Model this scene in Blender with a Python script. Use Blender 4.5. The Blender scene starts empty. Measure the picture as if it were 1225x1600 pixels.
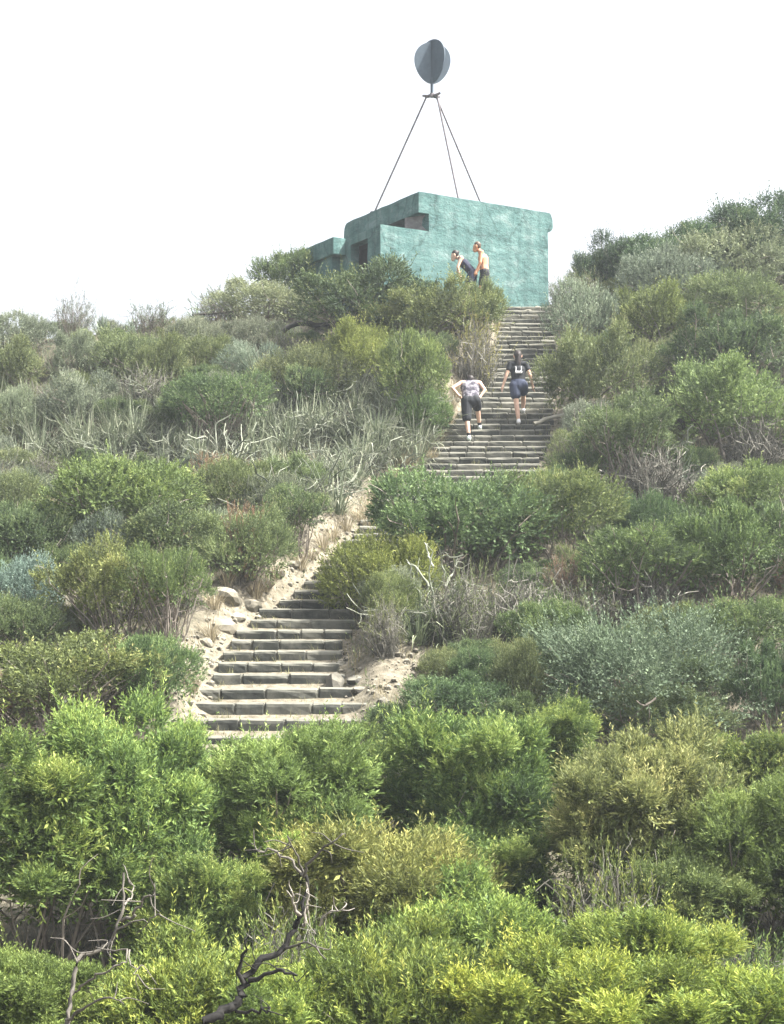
import bpy, bmesh, math
import numpy as np
from mathutils import Vector

# ------------------------------------------------------------------ camera, sky, sun, exposure
sc = bpy.context.scene
COL = sc.collection
F = 2800.0                                   # focal length in photograph pixels (1225 x 1600)
PITCH = math.atan(250.0 / F)
cd = bpy.data.cameras.new('camera'); cam = bpy.data.objects.new('camera', cd); COL.objects.link(cam)
cd.sensor_fit = 'VERTICAL'; cd.sensor_height = 24.0; cd.lens = 24.0 * F / 1600.0
cd.clip_start = 0.1; cd.clip_end = 6000
cam.location = (0, 0, 0); cam.rotation_euler = (math.pi / 2 + PITCH, 0, 0)
sc.camera = cam

SUN_EL, SUN_AZ = math.radians(54), math.radians(100)     # azimuth clockwise from +Y (view direction)
w = bpy.data.worlds.new('World'); sc.world = w; w.use_nodes = True
nt = w.node_tree; nt.nodes.clear()
wo = nt.nodes.new('ShaderNodeOutputWorld'); bg = nt.nodes.new('ShaderNodeBackground'); sk = nt.nodes.new('ShaderNodeTexSky')
hs = nt.nodes.new('ShaderNodeHueSaturation')
sk.sky_type = 'NISHITA'; sk.sun_disc = False; sk.sun_elevation = SUN_EL; sk.sun_rotation = SUN_AZ
sk.air_density = 1.0; sk.dust_density = 7.0; sk.ozone_density = 1.0
hs.inputs['Saturation'].default_value = 0.28
nt.links.new(sk.outputs[0], hs.inputs['Color']); nt.links.new(hs.outputs[0], bg.inputs[0]); nt.links.new(bg.outputs[0], wo.inputs[0])
bg.inputs[1].default_value = 0.135
sl = bpy.data.lights.new('sun', 'SUN'); sl.energy = 5.0; sl.angle = math.radians(1.5); sl.color = (1.0, 0.96, 0.87)
so = bpy.data.objects.new('sun', sl); COL.objects.link(so)
sdir = Vector((math.cos(SUN_EL) * math.sin(SUN_AZ), math.cos(SUN_EL) * math.cos(SUN_AZ), math.sin(SUN_EL)))
so.rotation_euler = sdir.to_track_quat('Z', 'Y').to_euler(); so.location = (20, -10, 40)
vs = sc.view_settings; vs.view_transform = 'Standard'; vs.look = 'None'; vs.gamma = 1.0; vs.use_curve_mapping = False
vs.exposure = 1.76
sc.cycles.use_denoising = True
sc.cycles.max_bounces = 5; sc.cycles.diffuse_bounces = 2; sc.cycles.transmission_bounces = 4; sc.cycles.volume_bounces = 0
sc.cycles.caustics_reflective = False; sc.cycles.caustics_refractive = False

# ------------------------------------------------------------------ helpers
def ray(px, py):
    xc = (px - 612.5) / F; yc = (800.0 - py) / F
    y = math.cos(PITCH) - yc * math.sin(PITCH); z = math.sin(PITCH) + yc * math.cos(PITCH)
    return np.array([xc / y, 1.0, z / y])
def at(px, py, Y): return ray(px, py) * Y     # world point on a sight line at world depth Y
def nrm(v): return v / (np.linalg.norm(v, axis=-1, keepdims=True) + 1e-9)
def link(name, data, parent=None, loc=None, label=None, cat=None, group=None, kind=None):
    o = bpy.data.objects.new(name, data); COL.objects.link(o)
    if parent is not None: o.parent = parent
    if loc is not None: o.location = loc
    for k, v in (('label', label), ('category', cat), ('group', group), ('kind', kind)):
        if v: o[k] = v
    return o
def mesh_np(name, V, Q=None, T=None, tint=None, mat=None, smooth=False, attrs=None):
    V = np.asarray(V, np.float32); me = bpy.data.meshes.new(name)
    Q = np.zeros((0, 4), np.int32) if Q is None else np.asarray(Q, np.int32).reshape(-1, 4)
    T = np.zeros((0, 3), np.int32) if T is None else np.asarray(T, np.int32).reshape(-1, 3)
    me.vertices.add(len(V)); me.vertices.foreach_set('co', V.ravel())
    nl = Q.size + T.size; me.loops.add(nl); me.loops.foreach_set('vertex_index', np.concatenate([Q.ravel(), T.ravel()]))
    st = np.concatenate([np.arange(len(Q)) * 4, Q.size + np.arange(len(T)) * 3]).astype(np.int32)
    me.polygons.add(len(st)); me.polygons.foreach_set('loop_start', st)
    me.polygons.foreach_set('use_smooth', np.full(len(st), smooth))
    a = dict(attrs or {})
    if tint is not None: a['tint'] = tint
    for k, v in a.items():
        at_ = me.attributes.new(k, 'FLOAT', 'POINT'); at_.data.foreach_set('value', np.asarray(v, np.float32))
    me.update(calc_edges=True); me.validate()
    if mat is not None: me.materials.append(mat)
    return me
class Geo:
    def __init__(s): s.V = []; s.Q = []; s.t = []; s.n = 0
    def add(s, V, Q, t):
        V = np.asarray(V).reshape(-1, 3); s.V.append(V); s.Q.append(np.asarray(Q, np.int64).reshape(-1, 4) + s.n); s.n += len(V)
        s.t.append(np.broadcast_to(np.asarray(t, float), (len(V),)))
    def mesh(s, name, mat, smooth=False):
        return mesh_np(name, np.concatenate(s.V), np.concatenate(s.Q), tint=np.concatenate(s.t), mat=mat, smooth=smooth)
def tube(g, P, R, sides=5, t=0.5):
    P = np.asarray(P, float); R = np.broadcast_to(np.asarray(R, float), (len(P),)); K = len(P)
    T = nrm(np.gradient(P, axis=0)); ref = np.where(np.abs(T[:, 2:3]) > .9, [[1., 0, 0]], [[0, 0, 1.]])
    A = nrm(np.cross(T, ref)); B = np.cross(T, A); an = np.arange(sides) * 2 * math.pi / sides
    V = P[:, None] + R[:, None, None] * (np.cos(an)[None, :, None] * A[:, None] + np.sin(an)[None, :, None] * B[:, None])
    i = np.arange(K - 1)[:, None] * sides; j = np.arange(sides)[None]; j2 = (j + 1) % sides
    Q = np.stack([i + j, i + j2, i + sides + j2, i + sides + j], -1).reshape(-1, 4)
    g.add(V, Q, t)
def smooth_poly(P, n=4):
    P = np.asarray(P, float)
    if len(P) < 3: return P
    Pe = np.vstack([2 * P[0] - P[1], P, 2 * P[-1] - P[-2]]); out = []
    for k in range(1, len(Pe) - 2):
        for u in np.arange(n) / n:
            a, b, c, d = Pe[k - 1:k + 3]
            out.append(.5 * (2 * b + (c - a) * u + (2 * a - 5 * b + 4 * c - d) * u ** 2 + (3 * b - a - 3 * c + d) * u ** 3))
    out.append(P[-1]); return np.array(out)
def leaves(g, base, d, L, W, t, rng, droop=0.0, upn=0.0):
    n = len(base); r = rng.normal(size=(n, 3)); r[:, 2] *= (1 - upn)
    side = nrm(np.cross(d, r)); L = L[:, None]; W = W[:, None]; dn = np.array([0, 0, -1.0]) * droop
    bow = nrm(np.cross(side, d)) * L * .06
    p1 = base + d * L * .45 + side * W * .5 + bow; p3 = base + d * L * .45 - side * W * .5 + bow; p2 = base + d * L + dn * L
    V = np.stack([base, p1, p2, p3], 1).reshape(-1, 3)
    g.add(V, np.arange(4 * n).reshape(-1, 4), np.repeat(np.clip(t, 0, 1), 4))
def shoots(g, pos, d, slen, nleaf, leafL, leafW, tint, rng, ang=(.35, 1.0), droop=0., tip=.28):
    n = len(pos); k = nleaf; T = np.tile(np.linspace(.08, 1, k), n) + rng.uniform(-.05, .05, n * k)
    P = np.repeat(pos, k, 0); D = np.repeat(d, k, 0); S = np.repeat(np.broadcast_to(slen, (n,)), k)
    base = P + D * (S * T)[:, None]
    rad = rng.normal(size=(n * k, 3)); rad = nrm(rad - (rad * D).sum(1, keepdims=True) * D)
    a = rng.uniform(ang[0], ang[1], n * k) * (1.15 - .45 * T)
    ld = nrm(D * np.cos(a)[:, None] + rad * np.sin(a)[:, None])
    L = leafL * rng.uniform(.65, 1.25, n * k) * (1.05 - .25 * T)
    tt = np.repeat(tint, k) + tip * (T - .5) + rng.normal(0, .07, n * k)
    leaves(g, base, ld, L, leafW * rng.uniform(.75, 1.25, n * k), tt, rng, droop)
def blades(g, base, az, L, lean, curl, W, t, seg=4):
    n = len(base); s = np.linspace(0, 1, seg + 1)
    ang = lean[:, None] + curl[:, None] * s[None]
    dl = (L / seg)[:, None]
    h = np.concatenate([np.zeros((n, 1)), np.cumsum(np.sin(ang[:, :-1]) * dl, 1)], 1); z = np.concatenate([np.zeros((n, 1)), np.cumsum(np.cos(ang[:, :-1]) * dl, 1)], 1)
    o = np.stack([np.cos(az), np.sin(az), 0 * az], 1); sd = np.stack([-np.sin(az), np.cos(az), 0 * az], 1)
    c = base[:, None] + o[:, None] * h[..., None] + np.array([0, 0, 1.]) * z[..., None]
    wd = (W[:, None] * np.array([.7, 1, .9, .6, .08] if seg == 4 else np.linspace(1, .1, seg + 1))[None])[..., None] * .5
    V = np.stack([c + sd[:, None] * wd, c - sd[:, None] * wd], 2)          # n, seg+1, 2, 3
    i = (np.arange(n) * (seg + 1) * 2)[:, None] + (np.arange(seg) * 2)[None]
    Q = np.stack([i, i + 1, i + 3, i + 2], -1)
    g.add(V, Q, np.repeat(np.clip(t, 0, 1), (seg + 1) * 2))

# ------------------------------------------------------------------ materials
def new_mat(name):
    m = bpy.data.materials.new(name); m.use_nodes = True; n = m.node_tree; n.nodes.clear()
    return m, n, n.nodes.new, n.links.new
def ramp(N, stops):
    r = N('ShaderNodeValToRGB'); e = r.color_ramp.elements
    while len(e) > 1: e.remove(e[-1])
    e[0].position = stops[0][0]; e[0].color = (*stops[0][1], 1)
    for p, c in stops[1:]: x = e.new(p); x.color = (*c, 1)
    return r
def leaf_mat(name, stops, trans=.27, rough=.55, spec=.18, gain=1.0, cool=(1, 1, 1)):
    m, nt, N, Lk = new_mat(name)
    out = N('ShaderNodeOutputMaterial'); a = N('ShaderNodeAttribute'); a.attribute_name = 'tint'
    r = ramp(N, [(p_, (q[0] * gain * cool[0], q[1] * gain * cool[1], q[2] * gain * cool[2])) for p_, q in stops]); oi = N('ShaderNodeObjectInfo'); mx = N('ShaderNodeMix'); mx.data_type = 'RGBA'; mx.blend_type = 'MULTIPLY'; mx.inputs[0].default_value = 1
    p = N('ShaderNodeBsdfPrincipled'); p.inputs['Roughness'].default_value = rough; p.inputs['Specular IOR Level'].default_value = spec
    tr = N('ShaderNodeBsdfTranslucent'); ms = N('ShaderNodeMixShader'); ms.inputs[0].default_value = trans
    Lk(a.outputs['Fac'], r.inputs[0]); Lk(r.outputs[0], mx.inputs[6]); Lk(oi.outputs['Color'], mx.inputs[7])
    Lk(mx.outputs[2], p.inputs['Base Color']); Lk(mx.outputs[2], tr.inputs[0]); Lk(p.outputs[0], ms.inputs[1]); Lk(tr.outputs[0], ms.inputs[2]); Lk(ms.outputs[0], out.inputs[0])
    return m
def noise_mat(name, stops, scale=4., detail=6., rough=.85, bump=.0, bscale=None, coord='Object', spec=.25, usecol=False, metal=0.):
    m, nt, N, Lk = new_mat(name)
    out = N('ShaderNodeOutputMaterial'); tc = N('ShaderNodeTexCoord'); nz = N('ShaderNodeTexNoise'); nz.inputs['Scale'].default_value = scale; nz.inputs['Detail'].default_value = detail
    nz.inputs['Roughness'].default_value = .65
    r = ramp(N, stops); p = N('ShaderNodeBsdfPrincipled'); p.inputs['Roughness'].default_value = rough; p.inputs['Specular IOR Level'].default_value = spec; p.inputs['Metallic'].default_value = metal
    Lk(tc.outputs[coord], nz.inputs['Vector']); Lk(nz.outputs['Fac'], r.inputs[0]); src = r.outputs[0]
    if usecol:
        oi = N('ShaderNodeObjectInfo'); mx = N('ShaderNodeMix'); mx.data_type = 'RGBA'; mx.blend_type = 'MULTIPLY'; mx.inputs[0].default_value = 1
        Lk(src, mx.inputs[6]); Lk(oi.outputs['Color'], mx.inputs[7]); src = mx.outputs[2]
    Lk(src, p.inputs['Base Color'])
    if bump:
        b = N('ShaderNodeBump'); b.inputs['Strength'].default_value = bump; b.inputs['Distance'].default_value = .03
        n2 = N('ShaderNodeTexNoise'); n2.inputs['Scale'].default_value = bscale or scale * 4; n2.inputs['Detail'].default_value = 8
        Lk(tc.outputs[coord], n2.inputs['Vector']); Lk(n2.outputs['Fac'], b.inputs['Height']); Lk(b.outputs[0], p.inputs['Normal'])
    Lk(p.outputs[0], out.inputs[0]); return m
M = {}
M['wattle'] = leaf_mat('wattle_leaf', [(0, (.036, .056, .026)), (.45, (.086, .128, .040)), (.75, (.18, .225, .062)), (1, (.29, .32, .11))], gain=1.28, cool=(1.07, 1.03, .98))
M['yellow'] = leaf_mat('yellow_wattle_leaf', [(0, (.055, .066, .034)), (.45, (.12, .135, .055)), (.75, (.215, .22, .09)), (1, (.33, .31, .15))], gain=1.24, cool=(1.0, 1.02, .97))
M['heath'] = leaf_mat('heath_leaf', [(0, (.036, .05, .032)), (.5, (.080, .113, .05)), (.8, (.135, .175, .072)), (1, (.2, .225, .115))], trans=.28, gain=1.24, cool=(1.0, 1.02, .97))
M['olive'] = leaf_mat('olive_leaf', [(0, (.055, .065, .038)), (.5, (.117, .139, .062)), (.8, (.185, .205, .09)), (1, (.26, .26, .14))], trans=.28, gain=1.24, cool=(1.0, 1.02, .97))
M['sage'] = leaf_mat('sage_leaf', [(0, (.07, .088, .064)), (.5, (.145, .172, .118)), (.8, (.21, .235, .165)), (1, (.29, .30, .22))], trans=.2, gain=1.12)
M['blue'] = leaf_mat('bluegreen_leaf', [(0, (.045, .066, .042)), (.5, (.098, .135, .08)), (.8, (.15, .195, .115)), (1, (.21, .25, .16))], trans=.22, gain=1.22)
M['dark'] = leaf_mat('dark_leaf', [(0, (.022, .04, .026)), (.5, (.05, .08, .042)), (.8, (.085, .12, .058)), (1, (.13, .16, .085))], trans=.2, gain=1.22)
M['sedge'] = leaf_mat('sedge_blade', [(0, (.06, .08, .05)), (.4, (.145, .175, .11)), (.75, (.30, .325, .23)), (1, (.46, .46, .36))], trans=.2, rough=.55)
M['straw'] = leaf_mat('straw_blade', [(0, (.16, .13, .085)), (.5, (.29, .25, .165)), (1, (.47, .41, .29))], trans=.25)
M['rust'] = leaf_mat('rusty_leaf', [(0, (.09, .06, .035)), (.5, (.22, .14, .085)), (1, (.36, .24, .15))], trans=.2)
M['twig'] = leaf_mat('grey_twig', [(0, (.055, .05, .042)), (.5, (.12, .115, .097)), (1, (.26, .25, .215))], trans=0, rough=.85, spec=.15)
M['stem'] = leaf_mat('shrub_stem', [(0, (.06, .048, .04)), (.5, (.14, .12, .10)), (1, (.27, .24, .21))], trans=0, rough=.85, spec=.15)
M['pale'] = leaf_mat('bleached_wood', [(0, (.14, .135, .11)), (.5, (.26, .25, .21)), (1, (.40, .385, .33))], trans=0, rough=.8, spec=.15)
M['char'] = leaf_mat('dark_wood', [(0, (.010, .0095, .009)), (.5, (.028, .026, .024)), (1, (.09, .082, .072))], trans=0, rough=.8, spec=.2)
M['greywood'] = leaf_mat('grey_wood', [(0, (.03, .028, .026)), (.5, (.085, .078, .068)), (1, (.24, .22, .19))], trans=0, rough=.8, spec=.15)

# ------------------------------------------------------------------ terrain
CTRL = [(435, 1147, 25.4), (437, 1060, 27.0), (440, 1010, 28.3), (475, 965, 29.6), (540, 920, 30.9), (600, 870, 32.5), (640, 830, 34.0), (718, 745, 37.0), (775, 680, 39.1), (806, 600, 41.6), (822, 500, 45.2), (824, 478, 46.2)]
SP = np.array([at(*c) for c in CTRL])
SY, SX, SZ = SP[:, 1], SP[:, 0], SP[:, 2]
HW = np.array([1.0, .98, .92, .9, .9, .95, 1.05, 1.5, 1.2, .9, .74, .72])
yy = np.linspace(-60, 130, 3801)
prof = np.interp(yy, [-60, -8, 0, 5, 9, 13, 16, 19, 22, 24, 25.2] + list(SY[1:]) + [47.5, 52, 56, 64, 80, 130],
                 [-1.9, -1.7, -1.65, -2.3, -3.4, -4.0, -3.95, -3.4, -2.5, -1.75, SZ[0] - .1] + list(SZ[1:]) + [SZ[-1] + .25, SZ[-1] + .3, SZ[-1] - .3, 5, -1, -4])
kern = np.hanning(25); kern /= kern.sum()
prof = np.convolve(np.pad(prof, 12, 'edge'), kern, 'valid')
stair_z = lambda y: np.interp(y, SY, SZ)
stair_x = lambda y: np.interp(y, SY, SX)
stair_h = lambda y: np.interp(y, SY, HW)
def sstep(a, b, x): t = np.clip((x - a) / (b - a), 0, 1); return t * t * (3 - 2 * t)
def bumps(x, y):
    return (.16 * np.sin(x * .9 + 1.3 * np.sin(y * .37)) * np.sin(y * .8 + .7) + .09 * np.sin(2.1 * x + .6 * y) * np.cos(1.7 * y - .9 * x) + .035 * np.sin(5.1 * x + 2.3 * y) * np.sin(4.3 * y - 1.9 * x)
            + .02 * np.sin(9.7 * x - 3 * y) * np.sin(8.9 * y + 4 * x))
def terrain(x, y):
    x = np.asarray(x, float); y = np.asarray(y, float)
    P = np.interp(y, yy, prof); up = sstep(30, 45, y)
    xs = np.clip(x, -18, 18)
    lat = up * (.20 * np.maximum(xs - 4.2, 0) - .03 * np.maximum(xs - 9, 0) ** 1.3 - .115 * np.maximum(-xs - .5, 0) + .02 * np.maximum(-xs - 7, 0))
    # the ground right of the lower flight steps back up a little earlier
    z = P + lat + bumps(x, y) * (.5 + .5 * sstep(20, 30, y))
    cx, h, szz = stair_x(y), stair_h(y), stair_z(y)
    t = np.abs(x - cx) - h
    on = sstep(24.7, 25.4, y) * (1 - sstep(46.2, 46.8, y))
    left = x < cx
    z = z + on * np.where(left, .38, .08) * np.exp(-((t - .75) / .55) ** 2)
    k = on * (1 - sstep(-.02, .5, t))
    z = z * (1 - k) + (szz - .16) * k
    # level pad at the bunker's foot
    pad = np.exp(-(((x - 1.9) / 1.0) ** 2 + ((y - 44.7) / .9) ** 2) ** 2)
    pk = pad * (1 - sstep(2.45, 2.62, x)); z = z * (1 - pk) + 9.13 * pk
    far = sstep(18, 140, np.abs(x)) ; z = z * (1 - far) + (-4.0) * far
    far2 = sstep(60, 130, np.abs(y)); return z * (1 - far2) - 4.0 * far2
def sand_amount(x, y):
    cx, h = stair_x(y), stair_h(y); t = x - cx
    on = sstep(24.7, 25.6, y) * (1 - sstep(46.0, 47.0, y))
    wob = .35 * np.sin(y * 1.9) + .22 * np.sin(y * 4.3 + 1)
    s = on * (1 - sstep(h + .55 + wob * .6, h + 1.05 + wob * .6, -t)) * (1 - sstep(h + .02, h + .35, t))
    p = at(600, 1052, 27.2); s2 = np.exp(-(((x - p[0]) / .75) ** 2 + ((y - 27.1) / .75) ** 2) ** 2)
    p = at(450, 475, 46.0); s3 = .8 * np.exp(-(((x - p[0]) / .9) ** 2 + ((y - 45.8) / .7) ** 2) ** 2)
    return np.clip(np.maximum.reduce([s, s2, s3]), 0, 1)
def hit(px, py, y0=14.0, y1=48.5):
    d = ray(px, py); ys = np.linspace(y0, y1, 1500); P = d[None] * ys[:, None]
    below = P[:, 2] <= terrain(P[:, 0], P[:, 1])
    i = int(np.argmax(below)) if below.any() else int(np.argmin((P[:, 2] - terrain(P[:, 0], P[:, 1]))[900:])) + 900
    p = P[i].copy(); p[2] = float(terrain(p[0], p[1])); return p
def axis(a, b, step, far, grow=1.35):
    c = list(np.arange(a, b + 1e-6, step)); s = step; v = b
    while v < far: s *= grow; v += s; c.append(v)
    s = step; v = a
    while v > -far: s *= grow; v -= s; c.insert(0, v)
    return np.array(c)
gx, gy = axis(-14, 14, .16, 2500), axis(14, 52, .16, 2500)
X, Y = np.meshgrid(gx, gy); Z = terrain(X, Y)
n1, n2 = len(gx), len(gy); i = (np.arange(n2 - 1)[:, None] * n1 + np.arange(n1 - 1)[None]).ravel()
m, ntr, N, Lk = new_mat('dune_ground'); M['ground'] = m
out = N('ShaderNodeOutputMaterial'); p = N('ShaderNodeBsdfPrincipled'); p.inputs['Roughness'].default_value = .95; p.inputs['Specular IOR Level'].default_value = .1
tc = N('ShaderNodeTexCoord'); n_a = N('ShaderNodeTexNoise'); n_a.inputs['Scale'].default_value = 1.3; n_a.inputs['Detail'].default_value = 9; n_a.inputs['Roughness'].default_value = .7
n_b = N('ShaderNodeTexNoise'); n_b.inputs['Scale'].default_value = 9; n_b.inputs['Detail'].default_value = 8; n_b.inputs['Roughness'].default_value = .7
r_lit = ramp(N, [(.3, (.05, .047, .036)), (.5, (.095, .088, .066)), (.7, (.17, .152, .115))])
r_snd = ramp(N, [(.28, (.075, .067, .05)), (.45, (.14, .125, .094)), (.65, (.235, .212, .165))])
at_ = N('ShaderNodeAttribute'); at_.attribute_name = 'sand'; ma = N('ShaderNodeMath'); ma.operation = 'ADD'; mb = N('ShaderNodeMath'); mb.operation = 'MULTIPLY_ADD'; mb.inputs[1].default_value = .9; mb.inputs[2].default_value = -.45
cr = N('ShaderNodeClamp'); mx = N('ShaderNodeMix'); mx.data_type = 'RGBA'; bp = N('ShaderNodeBump'); bp.inputs['Strength'].default_value = .7; bp.inputs['Distance'].default_value = .06
for nn in (n_a, n_b): Lk(tc.outputs['Object'], nn.inputs['Vector'])
Lk(n_b.outputs['Fac'], r_lit.inputs[0]); Lk(n_b.outputs['Fac'], r_snd.inputs[0]); Lk(n_a.outputs['Fac'], mb.inputs[0]); Lk(mb.outputs[0], ma.inputs[0]); Lk(at_.outputs['Fac'], ma.inputs[1]); Lk(ma.outputs[0], cr.inputs[0])
Lk(cr.outputs[0], mx.inputs[0]); Lk(r_lit.outputs[0], mx.inputs[6]); Lk(r_snd.outputs[0], mx.inputs[7]); Lk(mx.outputs[2], p.inputs['Base Color']); Lk(n_b.outputs['Fac'], bp.inputs['Height']); Lk(bp.outputs[0], p.inputs['Normal']); Lk(p.outputs[0], out.inputs[0])
me = mesh_np('ground', np.stack([X, Y, Z], -1).reshape(-1, 3), np.stack([i, i + 1, i + 1 + n1, i + n1], -1), mat=m, smooth=True, attrs={'sand': sand_amount(X, Y).ravel()})
link('ground', me, kind='structure', label='sandy dune hillside under the scrub')

# ------------------------------------------------------------------ stone staircase
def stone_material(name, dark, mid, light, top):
    # steep faces darker, upward faces and noses paler, by face slope
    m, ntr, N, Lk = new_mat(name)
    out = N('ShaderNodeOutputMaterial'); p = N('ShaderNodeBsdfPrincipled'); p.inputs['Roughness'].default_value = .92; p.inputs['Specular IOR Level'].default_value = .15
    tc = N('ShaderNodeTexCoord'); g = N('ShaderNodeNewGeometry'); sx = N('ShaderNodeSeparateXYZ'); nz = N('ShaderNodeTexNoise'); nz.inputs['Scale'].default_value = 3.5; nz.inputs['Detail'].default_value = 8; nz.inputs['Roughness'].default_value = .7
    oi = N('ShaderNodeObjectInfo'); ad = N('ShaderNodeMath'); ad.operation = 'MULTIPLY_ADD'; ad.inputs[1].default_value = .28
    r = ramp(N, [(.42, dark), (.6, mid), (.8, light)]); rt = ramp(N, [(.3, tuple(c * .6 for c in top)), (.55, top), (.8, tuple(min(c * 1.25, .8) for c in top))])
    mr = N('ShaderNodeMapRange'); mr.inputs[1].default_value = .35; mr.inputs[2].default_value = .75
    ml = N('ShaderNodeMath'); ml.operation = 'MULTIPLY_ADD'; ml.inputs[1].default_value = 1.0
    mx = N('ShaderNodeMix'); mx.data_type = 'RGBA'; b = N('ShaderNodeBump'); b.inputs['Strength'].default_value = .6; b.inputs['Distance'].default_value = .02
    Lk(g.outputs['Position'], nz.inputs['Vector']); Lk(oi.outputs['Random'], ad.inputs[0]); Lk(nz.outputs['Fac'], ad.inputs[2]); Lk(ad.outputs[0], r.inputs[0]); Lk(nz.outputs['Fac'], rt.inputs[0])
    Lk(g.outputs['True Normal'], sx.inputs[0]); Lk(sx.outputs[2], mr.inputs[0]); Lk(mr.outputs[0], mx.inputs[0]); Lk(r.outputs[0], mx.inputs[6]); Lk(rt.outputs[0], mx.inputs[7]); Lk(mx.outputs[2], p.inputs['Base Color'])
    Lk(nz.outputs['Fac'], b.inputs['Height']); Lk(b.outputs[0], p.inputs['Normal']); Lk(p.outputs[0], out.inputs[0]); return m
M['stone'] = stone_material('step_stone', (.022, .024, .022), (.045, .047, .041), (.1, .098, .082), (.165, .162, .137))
M['mortar'] = noise_mat('lime_mortar', [(.3, (.075, .072, .06)), (.6, (.145, .14, .115)), (.8, (.225, .215, .175))], 5, 8, bump=.4, bscale=14, coord='Generated')
rs = np.random.default_rng(5)
stone_meshes = []
for k in range(10):                        # unit stone: x -.5..5 wide, y 0..1 deep, z 0..1 high, worn front nose
    prof_s = [(0.015, 0), (0.0, .4), (0.0, .74), (.06, .9), (.2, 1.0), (1.0, 1.0), (1.0, 0)]
    V = []; secs = [-.5, -.47, -.16, .17, .47, .5]
    for si, sx_ in enumerate(secs):
        end = si in (0, len(secs) - 1)
        for (a, b) in prof_s:
            j = rs.normal(0, 1, 3); e = .035 if end else 0
            V.append((sx_ + (0 if end else j[0] * .012), a + e + (j[1] * .013 if a < .1 else 0), np.clip(b + (j[2] * .016 if b > .5 else 0) - (e * 1.2 if b > .5 else 0), 0, 1.05)))
    P_ = len(prof_s); Qs = []
    for s in range(len(secs) - 1):
        for q in range(P_): Qs.append((s * P_ + q, s * P_ + (q + 1) % P_, (s + 1) * P_ + (q + 1) % P_, (s + 1) * P_ + q))
    mm = bpy.data.meshes.new('step_stone'); mm.from_pydata(V, [], [tuple(reversed(q)) for q in Qs] + [tuple(range(P_)), tuple(reversed(range((len(secs) - 1) * P_, len(secs) * P_)))])
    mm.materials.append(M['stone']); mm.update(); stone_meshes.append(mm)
NST = 62
stairs = link('stone_staircase', None, loc=(float(SX[0]), float(SY[0]), float(SZ[0])), label='long weathered stone staircase climbing the dune to the green bunker', cat='staircase')
stairs_loc = Vector(stairs.location)
rz = np.interp(np.arange(NST), [0, 3, 4, 16, 20, NST], [.215, .215, .175, .175, .158, .158]); ztop = SZ[0] - .02 + np.concatenate([[0], np.cumsum(rz)]) * (SZ[-1] - SZ[0]) / rz.sum(); step_y = np.interp(ztop, SZ, SY)
for s in range(NST + 1):
    y0 = float(step_y[s]); y1 = float(step_y[s + 1]) if s < NST else y0 + .5
    z1 = float(ztop[s]); rise = float(ztop[s] - ztop[s - 1]) if s else .2
    cx = float(stair_x(y0)); hw = float(stair_h(y0)); xl, xr = cx - hw, cx + hw
    if s < 4: xl -= .38 - .05 * s; xr += [.42, .41, .38, .34][s]
    xl += rs.uniform(-.08, .04); xr += rs.uniform(-.04, .08)
    yaw = -.02 + .05 * math.sin(s * .35); z1 += rs.uniform(-.012, .012)
    # slab of mortar and trodden earth behind the stones
    bm = bmesh.new(); dep = max(y1 - y0, .3) + .12
    nx = 7; xs_ = np.linspace(xl + .03, xr - .03, nx); rows = []
    for (yv, zv) in ((.03, -rise - .08), (.03, -.035), (.10, -.012), (dep, -.005), (dep, -rise - .08)):
        rows.append([bm.verts.new((x_ - cx, yv + (x_ - cx) * yaw, zv + (rs.uniform(-.008, .008) if zv > -.05 else 0))) for x_ in xs_])
    for a in range(4):
        for b in range(nx - 1): bm.faces.new((rows[a][b], rows[a][b + 1], rows[a + 1][b + 1], rows[a + 1][b]))
    bm.faces.new([r_[0] for r_ in rows]); bm.faces.new([r_[-1] for r_ in reversed(rows)])
    mm = bpy.data.meshes.new('step'); bm.to_mesh(mm); bm.free(); mm.materials.append(M['mortar'])
    st = link('step', mm, stairs, Vector((cx, y0, z1)) - stairs_loc)
    x = xl; first = True
    while x < xr - .12:
        wd = rs.uniform(.34, .78)
        if xr - (x + wd) < .25: wd = xr - x
        gap = rs.uniform(.014, .03)
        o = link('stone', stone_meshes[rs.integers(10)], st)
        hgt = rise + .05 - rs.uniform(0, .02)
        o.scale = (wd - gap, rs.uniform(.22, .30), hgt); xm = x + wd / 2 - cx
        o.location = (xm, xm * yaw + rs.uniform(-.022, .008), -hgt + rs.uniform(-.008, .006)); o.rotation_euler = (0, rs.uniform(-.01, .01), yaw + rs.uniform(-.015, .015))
        x += wd

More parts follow.
